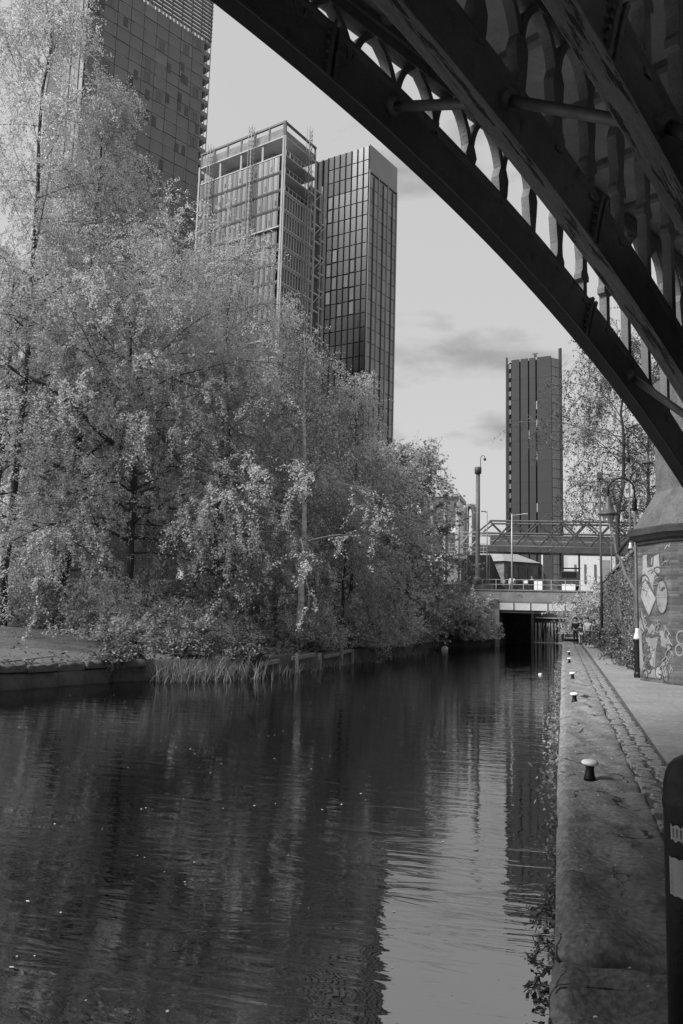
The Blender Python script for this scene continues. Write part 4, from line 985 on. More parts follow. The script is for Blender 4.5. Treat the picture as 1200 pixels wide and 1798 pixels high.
# slender street columns
def column(x, y, z0, z1, arm, label, mat='galvanised', r_=0.06, head=True, T=False):
    o = thing('street_column', (x, y, z0), label, 'lamp post', 'slender street lamps beyond the canal bridge')
    MB().tube([(x, y, z0), (x, y, (z0+z1)/2), (x, y, z1)], [r_*1.25, r_, r_*0.7], 8).build('pole', mat, o, smooth=True)
    ars = [arm, -arm] if T else [arm]
    for a in ars:
        MB().tube([(x, y, z1-0.15), (x+a*0.5, y, z1-0.08), (x+a, y, z1-0.03)], 0.03, 6).build('arm', mat, o)
        if head: MB().box((x+a, y, z1-0.03), (0.42, 0.16, 0.10)).build('luminaire', mat, o, bevel=0.03)
    return o
column(-8.28, 66.2, 4.4, 11.9, -0.35, 'leftmost slender pole with small lamp beside the leafy tree', 'steel_grey')
column(-7.75, 67.5, 4.4, 11.2, 0.6, 'thin pole with cross arm just left of the camera mast', 'steel_grey', 0.045)
column(-6.14, 68, 4.4, 10.7, -0.3, 'thin pole with lamp between mast and footbridge truss', 'steel_grey', 0.05)
column(-4.02, 66.9, 4.0, 10.3, 1.1, 'pale street lamp with raised arm in front of the footbridge', 'galvanised', 0.07)
column(-2.0, 84, 4.4, 8.6, 0.38, 'short pale lamp post with two arms under the footbridge', 'pale_paint', 0.09, True, True)
# ventilation duct bend
du = thing('vent_duct', (-8.9, 76, 8), 'grey n-shaped ventilation duct rising behind the mast', 'duct')
MB().tube([(-8.85, 76, 4.4), (-8.85, 76, 11.6), (-8.8, 76, 12.0), (-8.6, 76, 12.25), (-8.35, 76, 12.25), (-8.12, 76, 12.0), (-8.05, 76, 11.6), (-8.05, 76, 4.4)], 0.27, 10).build('pipe', 'grey_paint', du, smooth=True)
# pale building far left of the mast
pb = thing('pale_office', (-19, 121, 4.4), 'pale office building end with tall columns behind the leafy tree', 'building')
MB().box((-21.5, 124, 12), (12.4, 8, 15.6)).build('wall', 'pale_paint', pb)
rf = MB().prism([(-28, 119), (-15.0, 119), (-15.0, 129), (-28, 129)], 19.8, 20.4).build('roof', 'slab_light', pb)
for k in range(7): MB().box((-27+k*1.95, 119.8, 12.2), (0.4, 0.3, 15.2)).build('pillar', 'slab_light', pb)
for k in range(6):
    for j in range(3): MB().box((-26.02+k*1.95, 119.96, 8.6+j*4.2), (1.3, 0.1, 3.0)).build('window', 'glass_mid', pb)

# low brick house behind the terrace
hs = thing('brick_pub', (-5, 84, 4.4), 'low brick house with hipped slate roof behind the terrace', 'house')
MB().prism(ccw([(-8.0, 82), (-5.6, 80.5), (-2.4, 83.5), (-2.4, 92), (-8, 92)]), 4.4, 7.35).build('wall', 'brick_house', hs)
lo_ = ccw([(-8.25, 81.8), (-5.6, 80.15), (-2.1, 83.4), (-2.1, 92.3), (-8.25, 92.3)])
vs = [(p[0], p[1], 7.35) for p in lo_]+[(-6.2, 85.5, 8.9), (-5.2, 89.5, 8.9)]; fs = []
n5 = len(lo_)
i0 = {tuple(p): k for k, p in enumerate(lo_)}
order = sorted(range(n5), key=lambda k: lo_[k][1])
for k in range(n5):
    a, b = k, (k+1) % n5; mid = (lo_[a][1]+lo_[b][1])/2
    if mid < 84: fs.append((a, b, n5))
    elif mid > 91: fs.append((a, b, n5+1))
    else: fs.append((a, b, n5+1, n5) if lo_[b][1] > lo_[a][1] else (a, b, n5, n5+1))
MB().add(vs, fs+[tuple(range(n5))]).build('roof', 'roof_tile', hs)
hf = Face((-5.6, 80.5), (-2.4, 83.5)); hw_ = boxmesh('window', 0.62, 0.1, 1.35, 'glass_dark'); hsill = boxmesh('sill', 0.8, 0.16, 0.1, 'concrete')
for a in (0.9, 2.1, 3.3):
    wo = on(hf, 'window', hw_, a, 6.15, 0.03, hs); on(hf, 'sill', hsill, a, 5.42, 0.06, wo)
hg = Face((-8.0, 82), (-5.6, 80.5)); on(hg, 'window', boxmesh('window', 0.4, 0.1, 0.8, 'glass_dark'), 0.9, 6.2, 0.03, hs)
MB().lathe([(0.10, -0.1), (0.13, 0), (0.10, 0.1), (0.02, 0.13)], 10, hg.p(1.85, 6.3, 0.12)).build('wall_lamp', 'white_paint', hs)
MB().extrude([(-2.35, 84, 7.0), (-0.3, 84, 4.5), (-2.35, 84, 4.5)], (0, 5, 0)).build('lean_to', 'brick_house', hs)
# black canopy
cn = thing('black_canopy', (-6.4, 69, 4.4), 'black sloping canopy panel beside the camera mast', 'canopy')
MB().extrude([(-7.9, 69.3, 7.05), (-5.95, 69.3, 7.05), (-4.75, 69.3, 4.1), (-7.9, 69.3, 4.1)], (0, 0.5, 0)).build('cloth', 'canvas_black', cn)
MB().tube([(-6.02, 68.9, 4.4), (-6.02, 68.9, 7.1)], 0.05, 6).build('pole', 'dark_steel', cn)
# pale block right of the dark tower
pk = thing('pale_block', (2, 131, 4.4), 'pale building corner seen under the footbridge right end', 'building')
MB().box((3.4, 134, 8.6), (5.2, 6, 8.4)).build('wall', 'pale_paint', pk)
MB().box((6.6, 131.6, 7.8), (1.2, 1.4, 6.8)).build('side_wing', 'concrete', pk)
for k in range(3): MB().box((1.9+k*1.5, 130.96, 9), (0.3, 0.1, 3.0)).build('window', 'glass_mid', pk)

# ================================================================== RIGHT-HAND WALL, LAMPS, PEOPLE
rw = thing('retaining_wall', (2.8, 25, 0), 'brick retaining wall along the towpath hung with ivy', 'wall')
MB().prism([(2.62, 25.6), (2.95, 25.6), (2.95, 66), (2.62, 66)], -0.3, 4.25).build('wall', 'brick_wall', rw)
cme = rough_stone(0.46, 0.98, 0.16, 300, 5, 6, 0.012, 0.03).mesh('coping_stone', 'stone', True)
for k in range(40): link('coping_stone', cme, rw, (2.78, 26.1+k, 4.40), math.pi*(k % 2))

def swan_lamp(pos, h, arm, side, head_s, name, label, post_mat='grey_paint', base=True, r_=0.05, arc_r=None):
    """post with a semicircular swan neck carrying a bell lamp; arm = horizontal reach (signed)"""
    x, y, z = pos; t = thing('bell_lamp', pos, label, 'street lamp', 'swan neck bell lamps by the towpath')
    if base:
        MB().lathe([(0.125, 0), (0.125, 0.12), (0.105, 0.16), (0.10, 1.02), (0.12, 1.05), (0.12, 1.12)], 14, pos).build('base', 'black_paint', t, smooth=False, bevel=0.008)
        MB().lathe([(0.12, 1.12), (0.115, 1.16), (0.06, 1.36), (0.055, 1.44)], 14, pos).build('collar', 'pale_paint', t, smooth=True)
    zs = h-abs(arm)/2
    MB().lathe([(r_*1.1, 0.3), (r_, 1.5), (r_*0.85, zs-0.5)], 10, pos).build('post', post_mat, t, smooth=True)
    MB().lathe([(r_*1.35, zs-0.62), (r_*1.35, zs-0.28), (r_*0.8, zs-0.22)], 10, pos).build('sleeve', 'black_paint', t, smooth=True)
    c = x+arm/2; R_ = abs(arm)/2; s = 1 if arm > 0 else -1
    pts = [(x, y, z+zs-0.3)]+[(c-s*R_*math.cos(a), y, z+zs+R_*math.sin(a)) for a in [math.pi*k/14 for k in range(15)]]+[(x+arm, y, z+zs-0.22)]
    MB().tube(pts, r_*0.55, 8).build('swan_neck', 'black_paint', t, smooth=True)
    hx, hz = x+arm, z+zs-0.2; q = head_s
    MB().lathe([(0.05*q, 0.02*q), (0.07*q, 0.0), (0.075*q, -0.16*q), (0.10*q, -0.18*q), (0.13*q, -0.28*q), (0.17*q, -0.40*q), (0.24*q, -0.50*q), (0.33*q, -0.56*q), (0.335*q, -0.60*q), (0.30*q, -0.605*q), (0.22*q, -0.585*q)], 22, (hx, y, hz)).build('shade', 'dark_steel', t, smooth=True)
    MB().lathe([(0.19*q, -0.59*q), (0.20*q, -0.66*q), (0.17*q, -0.76*q), (0.09*q, -0.86*q), (0.02*q, -0.89*q)], 16, (hx, y, hz)).build('globe', 'glass_pale', t, smooth=True)
    return t
swan_lamp((2.12, 25.4, 0), 5.97, -0.76, -1, 0.92, '', 'nearest swan neck lamp with bell shade beside the graffiti pier')
swan_lamp((3.5, 45, 4.4), 6.9, 0.95, 1, 0.85, '', 'tall swan neck lamp among the birch branches above the wall')
swan_lamp((3.93, 70, 4.4), 8.1, 1.15, 1, 0.85, '', 'small distant swan neck lamp seen behind the nearest lamp')
lp_ = thing('pathside_pole', (2.22, 50.2, 0), 'slender black pole with thick base on the towpath near the walkers', 'pole')
MB().lathe([(0.17, 0), (0.17, 0.95), (0.10, 1.0), (0.075, 1.05)], 14, lp_.location).build('base', 'black_paint', lp_, smooth=False)
MB().lathe([(0.075, 1.0), (0.07, 5.0), (0.05, 10.2)], 10, lp_.location).build('post', 'dark_steel', lp_, smooth=True)
MB().box((2.22, 50.15, 10.4), (0.34, 0.3, 0.42)).build('floodlight', 'dark_steel', lp_, bevel=0.04)

def skin_mesh(name, verts, edges, radii, mat, parent, sub=2):
    me = bpy.data.meshes.new(name); me.from_pydata(verts, edges, []); me.materials.append(M[mat]); o = link(name, me, parent)
    md = o.modifiers.new('skin', 'SKIN'); md.use_smooth_shade = True
    for i, r_ in enumerate(radii): me.skin_vertices[0].data[i].radius = (r_, r_*0.85) if isinstance(r_, float) else r_
    me.skin_vertices[0].data[0].use_root = True
    sm = o.modifiers.new('sub', 'SUBSURF'); sm.levels = 1; sm.render_levels = sub
    return o
def person(pos, face, h, label, coat, legs, stride=0.12, arm=0.1, seated=False, group='walkers on the towpath', bag=False):
    t = thing('person', pos, label, 'person', group); s = h/1.75
    ca, sa = math.cos(face), math.sin(face)
    def P(x, y, z): return (pos[0]+(x*ca-y*sa)*s, pos[1]+(x*sa+y*ca)*s, pos[2]+z*s)
    if seated:
        hip = 0.48; kn = [(-0.1, -0.42, 0.5), (0.1, -0.42, 0.5)]; an = [(-0.1, -0.40, 0.08), (0.1, -0.44, 0.08)]
    else:
        hip = 0.92; kn = [(-0.1, -stride, 0.5), (0.1, stride*0.6, 0.5)]; an = [(-0.1, -stride*0.9, 0.08), (0.1, stride*1.5, 0.09)]
    sh = hip+0.5
    V = [P(0, 0, hip), P(0, 0, hip+0.25), P(0, -0.01, sh-0.06), P(0, -0.01, sh+0.07), P(0, -0.03, sh+0.14), P(0, -0.04, sh+0.24), P(0, -0.03, sh+0.31)]
    E = [(0, 1), (1, 2), (2, 3), (3, 4), (4, 5), (5, 6)]; r_ = [(0.15, 0.11), (0.15, 0.11), (0.17, 0.115), 0.055, 0.075, 0.10, 0.08]
    for k, sx_ in enumerate((-1, 1)):
        b = len(V); V += [P(sx_*0.09, 0, hip-0.06), P(*kn[k]), P(*an[k]), P(an[k][0], an[k][1]-0.16, an[k][2]-0.04)]; E += [(0, b), (b, b+1), (b+1, b+2), (b+2, b+3)]; r_ += [0.095, 0.062, 0.045, 0.035]
        b = len(V); sw = arm*(1 if k else -1)
        V += [P(sx_*0.19, 0, sh-0.03), P(sx_*0.25, 0.03+sw*0.3, sh-0.31), P(sx_*0.22, -0.08+sw, sh-0.54), P(sx_*0.21, -0.11+sw, sh-0.62), P(sx_*0.205, -0.12+sw, sh-0.70), P(sx_*0.16, -0.13+sw, sh-0.64)]
        E += [(2, b), (b, b+1), (b+1, b+2), (b+2, b+3), (b+3, b+4), (b+2, b+5)]; r_ += [0.06, 0.043, 0.03, 0.035, 0.016, 0.012]
    r_ = [float(x) if not isinstance(x, tuple) else x for x in r_]; r_ = [x*s if isinstance(x, float) else (x[0]*s, x[1]*s) for x in r_]
    skin_mesh('body', V, E, r_, 'skin', t)
    # clothing shells a little larger than the body
    iV = [0, 1, 2]; jv = [V[0], V[1], V[2]]; je = [(0, 1), (1, 2)]; jr = [(0.185*s, 0.14*s), (0.18*s, 0.135*s), (0.19*s, 0.135*s)]
    for k in range(2):
        b0 = 7+k*10+4; b = len(jv); jv += [V[b0], V[b0+1], V[b0+2]]; je += [(2, b), (b, b+1), (b+1, b+2)]; jr += [0.085*s, 0.066*s, 0.05*s]
    skin_mesh('coat', jv, je, jr, coat, t)
    tv = [V[0]]; te = []; trr = [(0.165*s, 0.125*s)]
    for k in range(2):
        b0 = 7+k*10; b = len(tv); tv += [V[b0], V[b0+1], V[b0+2]]; te += [(0, b), (b, b+1), (b+1, b+2)]; trr += [0.115*s, 0.08*s, 0.068*s]
    skin_mesh('trousers', tv, te, trr, legs, t)
    for k in range(2):
        b0 = 7+k*10; a_ = Vector(V[b0+2]); b_ = Vector(V[b0+3]); MB().tube([a_+Vector((0, 0, -0.03)), a_.lerp(b_, 0.6)+Vector((0, 0, -0.02)), b_], [0.055, 0.055, 0.035], 8).build('shoe', 'cloth_black', t, smooth=True)
    hc = Vector(V[5])+Vector((0, 0, 0.055*s)); fwd = Vector((sa, -ca, 0))
    hv = MB(); prof = [(0.085, -0.03), (0.108, 0.0), (0.105, 0.06), (0.075, 0.10), (0.01, 0.118)]
    hv.lathe([(a*s, b*s) for a, b in prof], 12, tuple(hc-fwd*0.018)); hv.build('hair', 'hair', t, smooth=True)
    f0 = Vector(V[5])+fwd*0.088*s
    MB().tube([f0+Vector((0, 0, 0.01)), f0+fwd*0.022+Vector((0, 0, -0.02))], [0.008, 0.014], 6).build('nose', 'skin', t)
    if bag: MB().box(tuple(Vector(V[8])+Vector((0.22*s, 0, -0.05))), (0.12, 0.26, 0.34)).build('bag', 'cloth_black', t, bevel=0.04)
    return t
person((0.86, 60.6, 0.02), 0.0, 1.80, 'walker in black clothes at the left of the towpath group', 'cloth_black', 'cloth_black', 0.1)
person((1.16, 58.6, 0.02), 0.15, 1.45, 'short walker in dark coat and pale leggings on the towpath', 'cloth_dark', 'cloth_grey', 0.12)
person((1.62, 57.6, 0.02), -0.1, 1.80, 'tall walker in a pale grey jacket and black trousers', 'cloth_grey', 'cloth_black', 0.14)
person((2.06, 59.2, 0.02), 0.1, 1.66, 'walker in a long dark coat at the right of the group', 'cloth_dark', 'cloth_dark', 0.1, bag=True)
person((1.30, 62.0, 0.02), 0.0, 1.76, 'walker in black half hidden behind the others under the bridge', 'cloth_black', 'cloth_black', 0.1)
# terrace life
def chair(pos, face, label):
    t = thing('terrace_chair', pos, label, 'chair', 'chairs on the bridge terrace', face)
    MB().box((0, 0, 0.45), (0.42, 0.42, 0.04)).build('seat', 'cloth_dark', t, local=True)
    for a in (-0.18, 0.18):
        for b in (-0.18, 0.18): MB().tube([(a, b, 0), (a, b, 0.44 if b < 0 else 0.86)], 0.014, 5).build('leg', 'dark_steel', t, local=True)
    MB().box((0, 0.19, 0.74), (0.40, 0.03, 0.24)).build('backrest', 'cloth_white', t, local=True)
def table(pos, label):
    t = thing('terrace_table', pos, label, 'table', 'tables on the bridge terrace')
    MB().lathe([(0.36, 0.72), (0.36, 0.75)], 14, pos).build('top', 'cloth_dark', t); MB().lathe([(0.2, 0), (0.03, 0.03), (0.03, 0.72)], 10, pos).build('pedestal', 'dark_steel', t)
TZ = 4.0
tf = MB().box((-1.7, 68.2, 3.9), (11.4, 2.3, 0.16)); struct('terrace', tf, 'concrete')
chair((-4.75, 67.9, TZ), 0.4, 'white-backed chair at the left end of the bridge terrace')
chair((-3.05, 68.1, TZ), -0.5, 'white-backed chair right of the seated person on the terrace')
table((-3.55, 67.9, TZ), 'small round table beside the seated person on the terrace')
person((-4.05, 67.7, TZ), 0.2, 1.7, 'person in a white top seated behind the terrace railing', 'cloth_white', 'cloth_dark', seated=True, group='people on the terrace')
person((-2.45, 68.0, TZ), -0.3, 1.66, 'person in dark clothes seated beside the white board', 'cloth_black', 'cloth_dark', seated=True, group='people on the terrace')
def board(x, y, w_, h_, z, label):
    t = thing('sign_board', (x, y, z), label, 'board', 'boards on the terrace')
    MB().box((x, y, z+h_/2), (w_, 0.05, h_)).build('frame', 'dark_steel', t); MB().box((x, y-0.035, z+h_/2), (w_-0.1, 0.02, h_-0.1)).build('face', 'white_paint', t)
board(-1.95, 67.6, 0.75, 0.85, TZ, 'white framed board behind the terrace railing'); board(0.45, 67.6, 1.15, 0.62, TZ, 'wide pale board at the right end of the terrace')
dv = thing('parked_van', (0.6, 76, 4.43), 'small pale van parked behind the terrace', 'van')
MB().extrude([(-0.45, 75.2, 4.7), (-0.45, 75.2, 5.5), (-0.25, 75.2, 6.1), (1.35, 75.2, 6.1), (1.5, 75.2, 4.7)], (0, 3.4, 0)).build('body', 'pale_paint', dv, bevel=0.06)
MB().box((0.55, 75.17, 5.72), (1.3, 0.04, 0.55)).build('windscreen', 'glass_mid', dv)
for x in (-0.2, 1.25):
    for yy in (75.8, 78): MB().tube([(x-0.1, yy, 4.74), (x+0.1, yy, 4.74)], 0.31, 14).build('wheel', 'black_paint', dv)

# ================================================================== LEFT BANK: wall, timbers, reeds
lw = thing('bank_wall', (-14, 18, -0.6), 'low dark stone bank wall at the lower left waterside', 'wall')
lbm = [rough_stone(0.5, 0.98, 0.2, 400+k, 8, 10, 0.03, 0.05).mesh('coping_stone', 'stone_dark', True) for k in range(3)]
lfm = [rough_stone(0.45, 1.06, 0.5, 420+k, 4, 6, 0.01, 0.025).mesh('wall_block', 'stone_dark', True) for k in range(3)]
y = 6.0; k = 0
while y < 22.2:
    x0 = shore_x(y); x1 = shore_x(y+1.0); a = math.atan2(x0-x1, 1.0)
    link('coping_stone', lbm[k % 3], lw, ((x0+x1)/2-0.14+0.03*math.sin(k*2.1), y+0.5, 0.04+0.025*math.sin(k*1.7)), a+0.03*math.sin(k*3.1))
    if y < 21.6:
        for rowz in (-0.19, -0.47): link('wall_block', lfm[(k+(rowz < -0.3)) % 3], lw, ((x0+x1)/2-0.14, y+0.5+(0.4 if rowz < -0.3 else 0), rowz), a)
    y += 1.0; k += 1
tb = thing('timber_edging', (-10, 31, -0.3), 'broken timber boards and stakes edging the water by the clearing', 'edging')
for (x0, y0, x1, y1, z) in ((-10.55, 26.7, -10.45, 28.4, -0.2), (-10.2, 29.2, -10.05, 31.6, -0.08), (-9.95, 32.6, -9.8, 34.4, -0.15), (-9.75, 34.8, -9.7, 36.2, -0.05)):
    MB().beam((x0+0.25, y0, z), (x1+0.25, y1, z+0.05), 0.07, 0.15).build('board', 'timber', tb, bevel=0.015)
for (x, y, z1) in ((-9.75, 29.2, 0.12), (-9.6, 31.7, 0.02), (-9.45, 34.5, 0.34), (-9.4, 36.2, 0.05)):
    MB().beam((x, y, -0.9), (x, y, z1), 0.12, 0.12, up=(0, 1, 0)).build('stake', 'timber', tb, bevel=0.01)
def reed_bed(name, label, spots, n, seed, h=(0.5, 1.05)):
    rng = np.random.default_rng(seed); c = np.array(spots)[rng.integers(0, len(spots), n)]
    b = np.c_[c+rng.normal(size=(n, 2))*np.array([0.38, 0.38]), np.full(n, -0.65)]
    d = np.c_[rng.normal(size=(n, 2))*0.3, np.ones(n)]; P = grow(b, d, rng.uniform(h[0], h[1], n)*rng.uniform(0.6, 1, n)+0.1, 5, rng, 0.3*rng.random((n, 1)), 0.13)
    tg = unit(np.cross(P[:, -1]-P[:, 0], rng.normal(size=(n, 3)))); wd = np.array([0.012, 0.014, 0.012, 0.008, 0.002])[None, :, None]
    L_ = P-tg[:, None]*wd; R_ = P+tg[:, None]*wd; v = np.stack([L_, R_], 2).reshape(-1, 3)
    i = np.arange(n)[:, None]*10+np.arange(4)[None]*2; f = np.stack([i, i+1, i+3, i+2], -1).reshape(-1, 4)
    o = link(name, np_mesh(name, v, f, 'reed')); return tag(o, label, 'reeds', None, 'stuff')
reed_bed('reeds', 'clump of upright reeds standing in the water at the left bank', [(-12.0, 23.3), (-11.7, 23.5), (-11.3, 24.0), (-11.0, 24.6), (-10.7, 25.0), (-10.5, 25.4)], 900, 5, (0.4, 1.0))
reed_bed('waterside_grass', 'sparse grass blades along the left water edge', [(shore_x(y)+0.05, y) for y in np.arange(26.5, 52, 0.5)], 700, 6, (0.25, 0.6))

# ground cover of low leaves and grass on the bank
rng = np.random.default_rng(77); n = 42000
yy = rng.uniform(14, 64, n); dd = rng.gamma(1.4, 3.2, n)+0.05; xx = np.array([shore_x(a) for a in yy])-dd
on_path = ((yy < 27.5) & (dd > 0.4) & (rng.random(n) < 0.975)) | ((yy > 27.2) & (yy < 34) & (xx > -13.2) & (dd > 0.7) & (rng.random(n) < 0.8))
keep = ~on_path; xx, yy = xx[keep], yy[keep]
zz = np.array([bank_z(a, b) for a, b in zip(xx, yy)])+rng.gamma(1.5, 0.07, len(xx))
v, f = leaves_np(np.c_[xx, yy, zz], 0.13, rng, flat=0.9)
tag(link('ground_cover', np_mesh('ground_cover', v, f, 'leaf_ivy')), 'low ivy and weeds covering the left bank', 'ground cover', None, 'stuff')

# ================================================================== TREES
G1 = 'trees on the left bank'
bz = bank_z
def B(x, y): return (x, y, bz(x, y))
tree('birch_tree', 'tallest airy birch reaching out of the top left corner', 'tree', B(-20.9, 26.5), 31, 6.0, 1, 46, 141750, 0.077, 'leaf_mid', 0.2, 0.35, 0.7, 0.15, shape='column', up=0.8, twl=1.25, sec=10, tw_per=8)
tree('birch_tree', 'tall pale birch in front of the panelled tower', 'tree', B(-20.9, 30.5), 26.0, 6.0, 2, 46, 128250, 0.077, 'leaf_mid', 0.2, 0.35, 0.7, 0.2, shape='cone', up=0.75, twl=1.2, sec=10, tw_per=8)
tree('birch_tree', 'birch whose crown hides the foot of the panelled tower', 'tree', B(-20.4, 36.5), 21.5, 5.6, 3, 40, 102600, 0.083, 'leaf_mid', 0.18, 0.3, 0.55, 0.17, shape='round', up=0.7, twl=1.2, sec=10)
tree('birch_tree', 'birch with bare forked limbs in front of the unfinished block', 'tree', B(-16.4, 37), 21.0, 5.0, 4, 38, 91800, 0.083, 'leaf_mid', 0.2, 0.3, 0.55, 0.16, shape='round', up=0.8, twl=1.15, sec=10)
tree('white_birch', 'slender birch with white trunk at the edge of the wood', 'tree', B(-11.2, 33.6), 15.2, 2.8, 5, 26, 9000, 0.074, 'leaf_mid', 0.4, 0.4, 0.9, 0.15, bark='birch_bark', shape='cone', up=0.9, twl=1.0)
tree('birch_tree', 'thin-crowned birch just right of the white trunk', 'tree', B(-11.3, 43), 16.0, 3.6, 6, 36, 56700, 0.080, 'leaf_mid', 0.12, 0.4, 0.8, 0.11, shape='cone', up=0.8, twl=1.1)
tree('birch_tree', 'birch between the unfinished block and the white trunk', 'tree', B(-15.6, 42), 18.5, 4.4, 26, 34, 59400, 0.087, 'leaf_mid', 0.15, 0.35, 0.7, 0.14, shape='round', up=0.8, twl=1.1)
# spreading tree with the long limb reaching over the water
b = B(-17.2, 29.5)
limb = np.array([[-17.2, 29.5, 9.6], [-15.38, 27.91, 8.63], [-14.22, 27.41, 7.4], [-13.14, 27.03, 6.51], [-11.93, 26.71, 5.91], [-10.57, 26.42, 5.15], [-9.23, 26.16, 4.41], [-8.01, 25.92, 3.94]])
limb2 = np.array([[-17.3, 29.4, 8.0], [-16.91, 26.57, 8.1], [-17.28, 25.11, 8.88], [-17.74, 23.83, 9.48], [-18.05, 22.83, 9.56], [-18.39, 21.89, 10.01], [-18.73, 20.99, 10.79], [-18.92, 20.3, 11.4]])
limb3 = np.array([[-17.0, 29.6, 6.5], [-16.0, 29.0, 6.6], [-15.0, 28.4, 6.3], [-14.0, 27.9, 5.8], [-13.0, 27.5, 5.2], [-12.2, 27.2, 4.6], [-11.6, 27.0, 4.0], [-11.2, 26.9, 3.4]])
limb4 = limb+np.array([0.4, 2.2, 2.4])
tree('willow_tree', 'bright spreading willow with a long limb over the water', 'tree', b, 14.5, 6.4, 7, 40, 189000, 0.080, 'leaf_bright', 0.25, 0.45, 0.8, 0.22, shape='round', up=0.55, extra=[limb, limb2, limb3, limb4], twl=1.25, sec=10)
tree('willow_tree', 'bright leafy tree filling the left edge above the bank', 'tree', B(-21.6, 26.5), 15.5, 5.8, 8, 36, 135000, 0.080, 'leaf_bright', 0.3, 0.45, 0.8, 0.2, shape='round', up=0.55, twl=1.25, sec=10)
tree('willow_tree', 'bright drooping tree above the small clearing', 'tree', B(-15.4, 34.0), 14.0, 4.4, 9, 36, 118800, 0.083, 'leaf_bright', 0.2, 0.45, 0.8, 0.16, shape='round', up=0.55, twl=1.2, sec=10)
tree('willow_tree', 'bright young tree leaning out just left of the ivy mound', 'tree', B(-10.9, 39.5), 8.2, 2.8, 19, 30, 54000, 0.083, 'leaf_bright', 0.15, 0.45, 0.8, 0.10, shape='round', up=0.6, twl=1.0)
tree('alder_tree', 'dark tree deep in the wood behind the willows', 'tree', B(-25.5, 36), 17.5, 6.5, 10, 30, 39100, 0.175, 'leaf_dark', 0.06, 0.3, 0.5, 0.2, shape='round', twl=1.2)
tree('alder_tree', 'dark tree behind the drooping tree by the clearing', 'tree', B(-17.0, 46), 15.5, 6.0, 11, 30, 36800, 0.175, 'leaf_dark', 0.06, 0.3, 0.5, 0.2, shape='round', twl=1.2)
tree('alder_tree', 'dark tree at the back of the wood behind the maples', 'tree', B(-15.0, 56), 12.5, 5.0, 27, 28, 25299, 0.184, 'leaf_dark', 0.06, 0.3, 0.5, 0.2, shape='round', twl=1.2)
tree('maple_tree', 'dense dark leafed maple with upright shoots at the wood end', 'tree', B(-10.3, 53.5), 12.6, 4.1, 12, 44, 50599, 0.175, 'leaf_dark', 0.06, 0.12, 0.1, 0.16, shape='round', up=0.95, twl=0.9, twr=0.008, sec=10)
tree('maple_tree', 'lower leafy maple between the birches and the ivy mound', 'tree', B(-11.6, 47.5), 11.2, 4.0, 13, 36, 43700, 0.156, 'leaf_mid', 0.06, 0.2, 0.3, 0.14, shape='round', up=0.85, twl=0.95)
tree('maple_tree', 'small leafy tree left of the stair landing', 'tree', (-12.2, 62.5, 1.5), 9.4, 3.0, 20, 34, 29899, 0.184, 'leaf_dark', 0.06, 0.2, 0.3, 0.14, shape='round', up=0.85, twl=0.9)
# right-hand birches above the wall, sparse against the sky
G2 = 'birches above the towpath wall'
tree('sparse_birch', 'sparse hanging birch between the dark tower and the arch', 'tree', (3.6, 55, 4.4), 17.2, 5.2, 14, 34, 34000, 0.12, 'leaf_right', 0.2, 0.5, 1.1, 0.16, shape='round', up=0.7, twl=1.5, group=G2, lean=(0.5, 0), sec=9, tw_per=7, twr=0.008)
tree('sparse_birch', 'slimmer birch behind the skewback of the pier', 'tree', (5.7, 57, 4.4), 16, 4.8, 15, 30, 28000, 0.12, 'leaf_right', 0.2, 0.5, 1.1, 0.15, shape='round', up=0.7, twl=1.5, group=G2, sec=9, tw_per=7, twr=0.008)

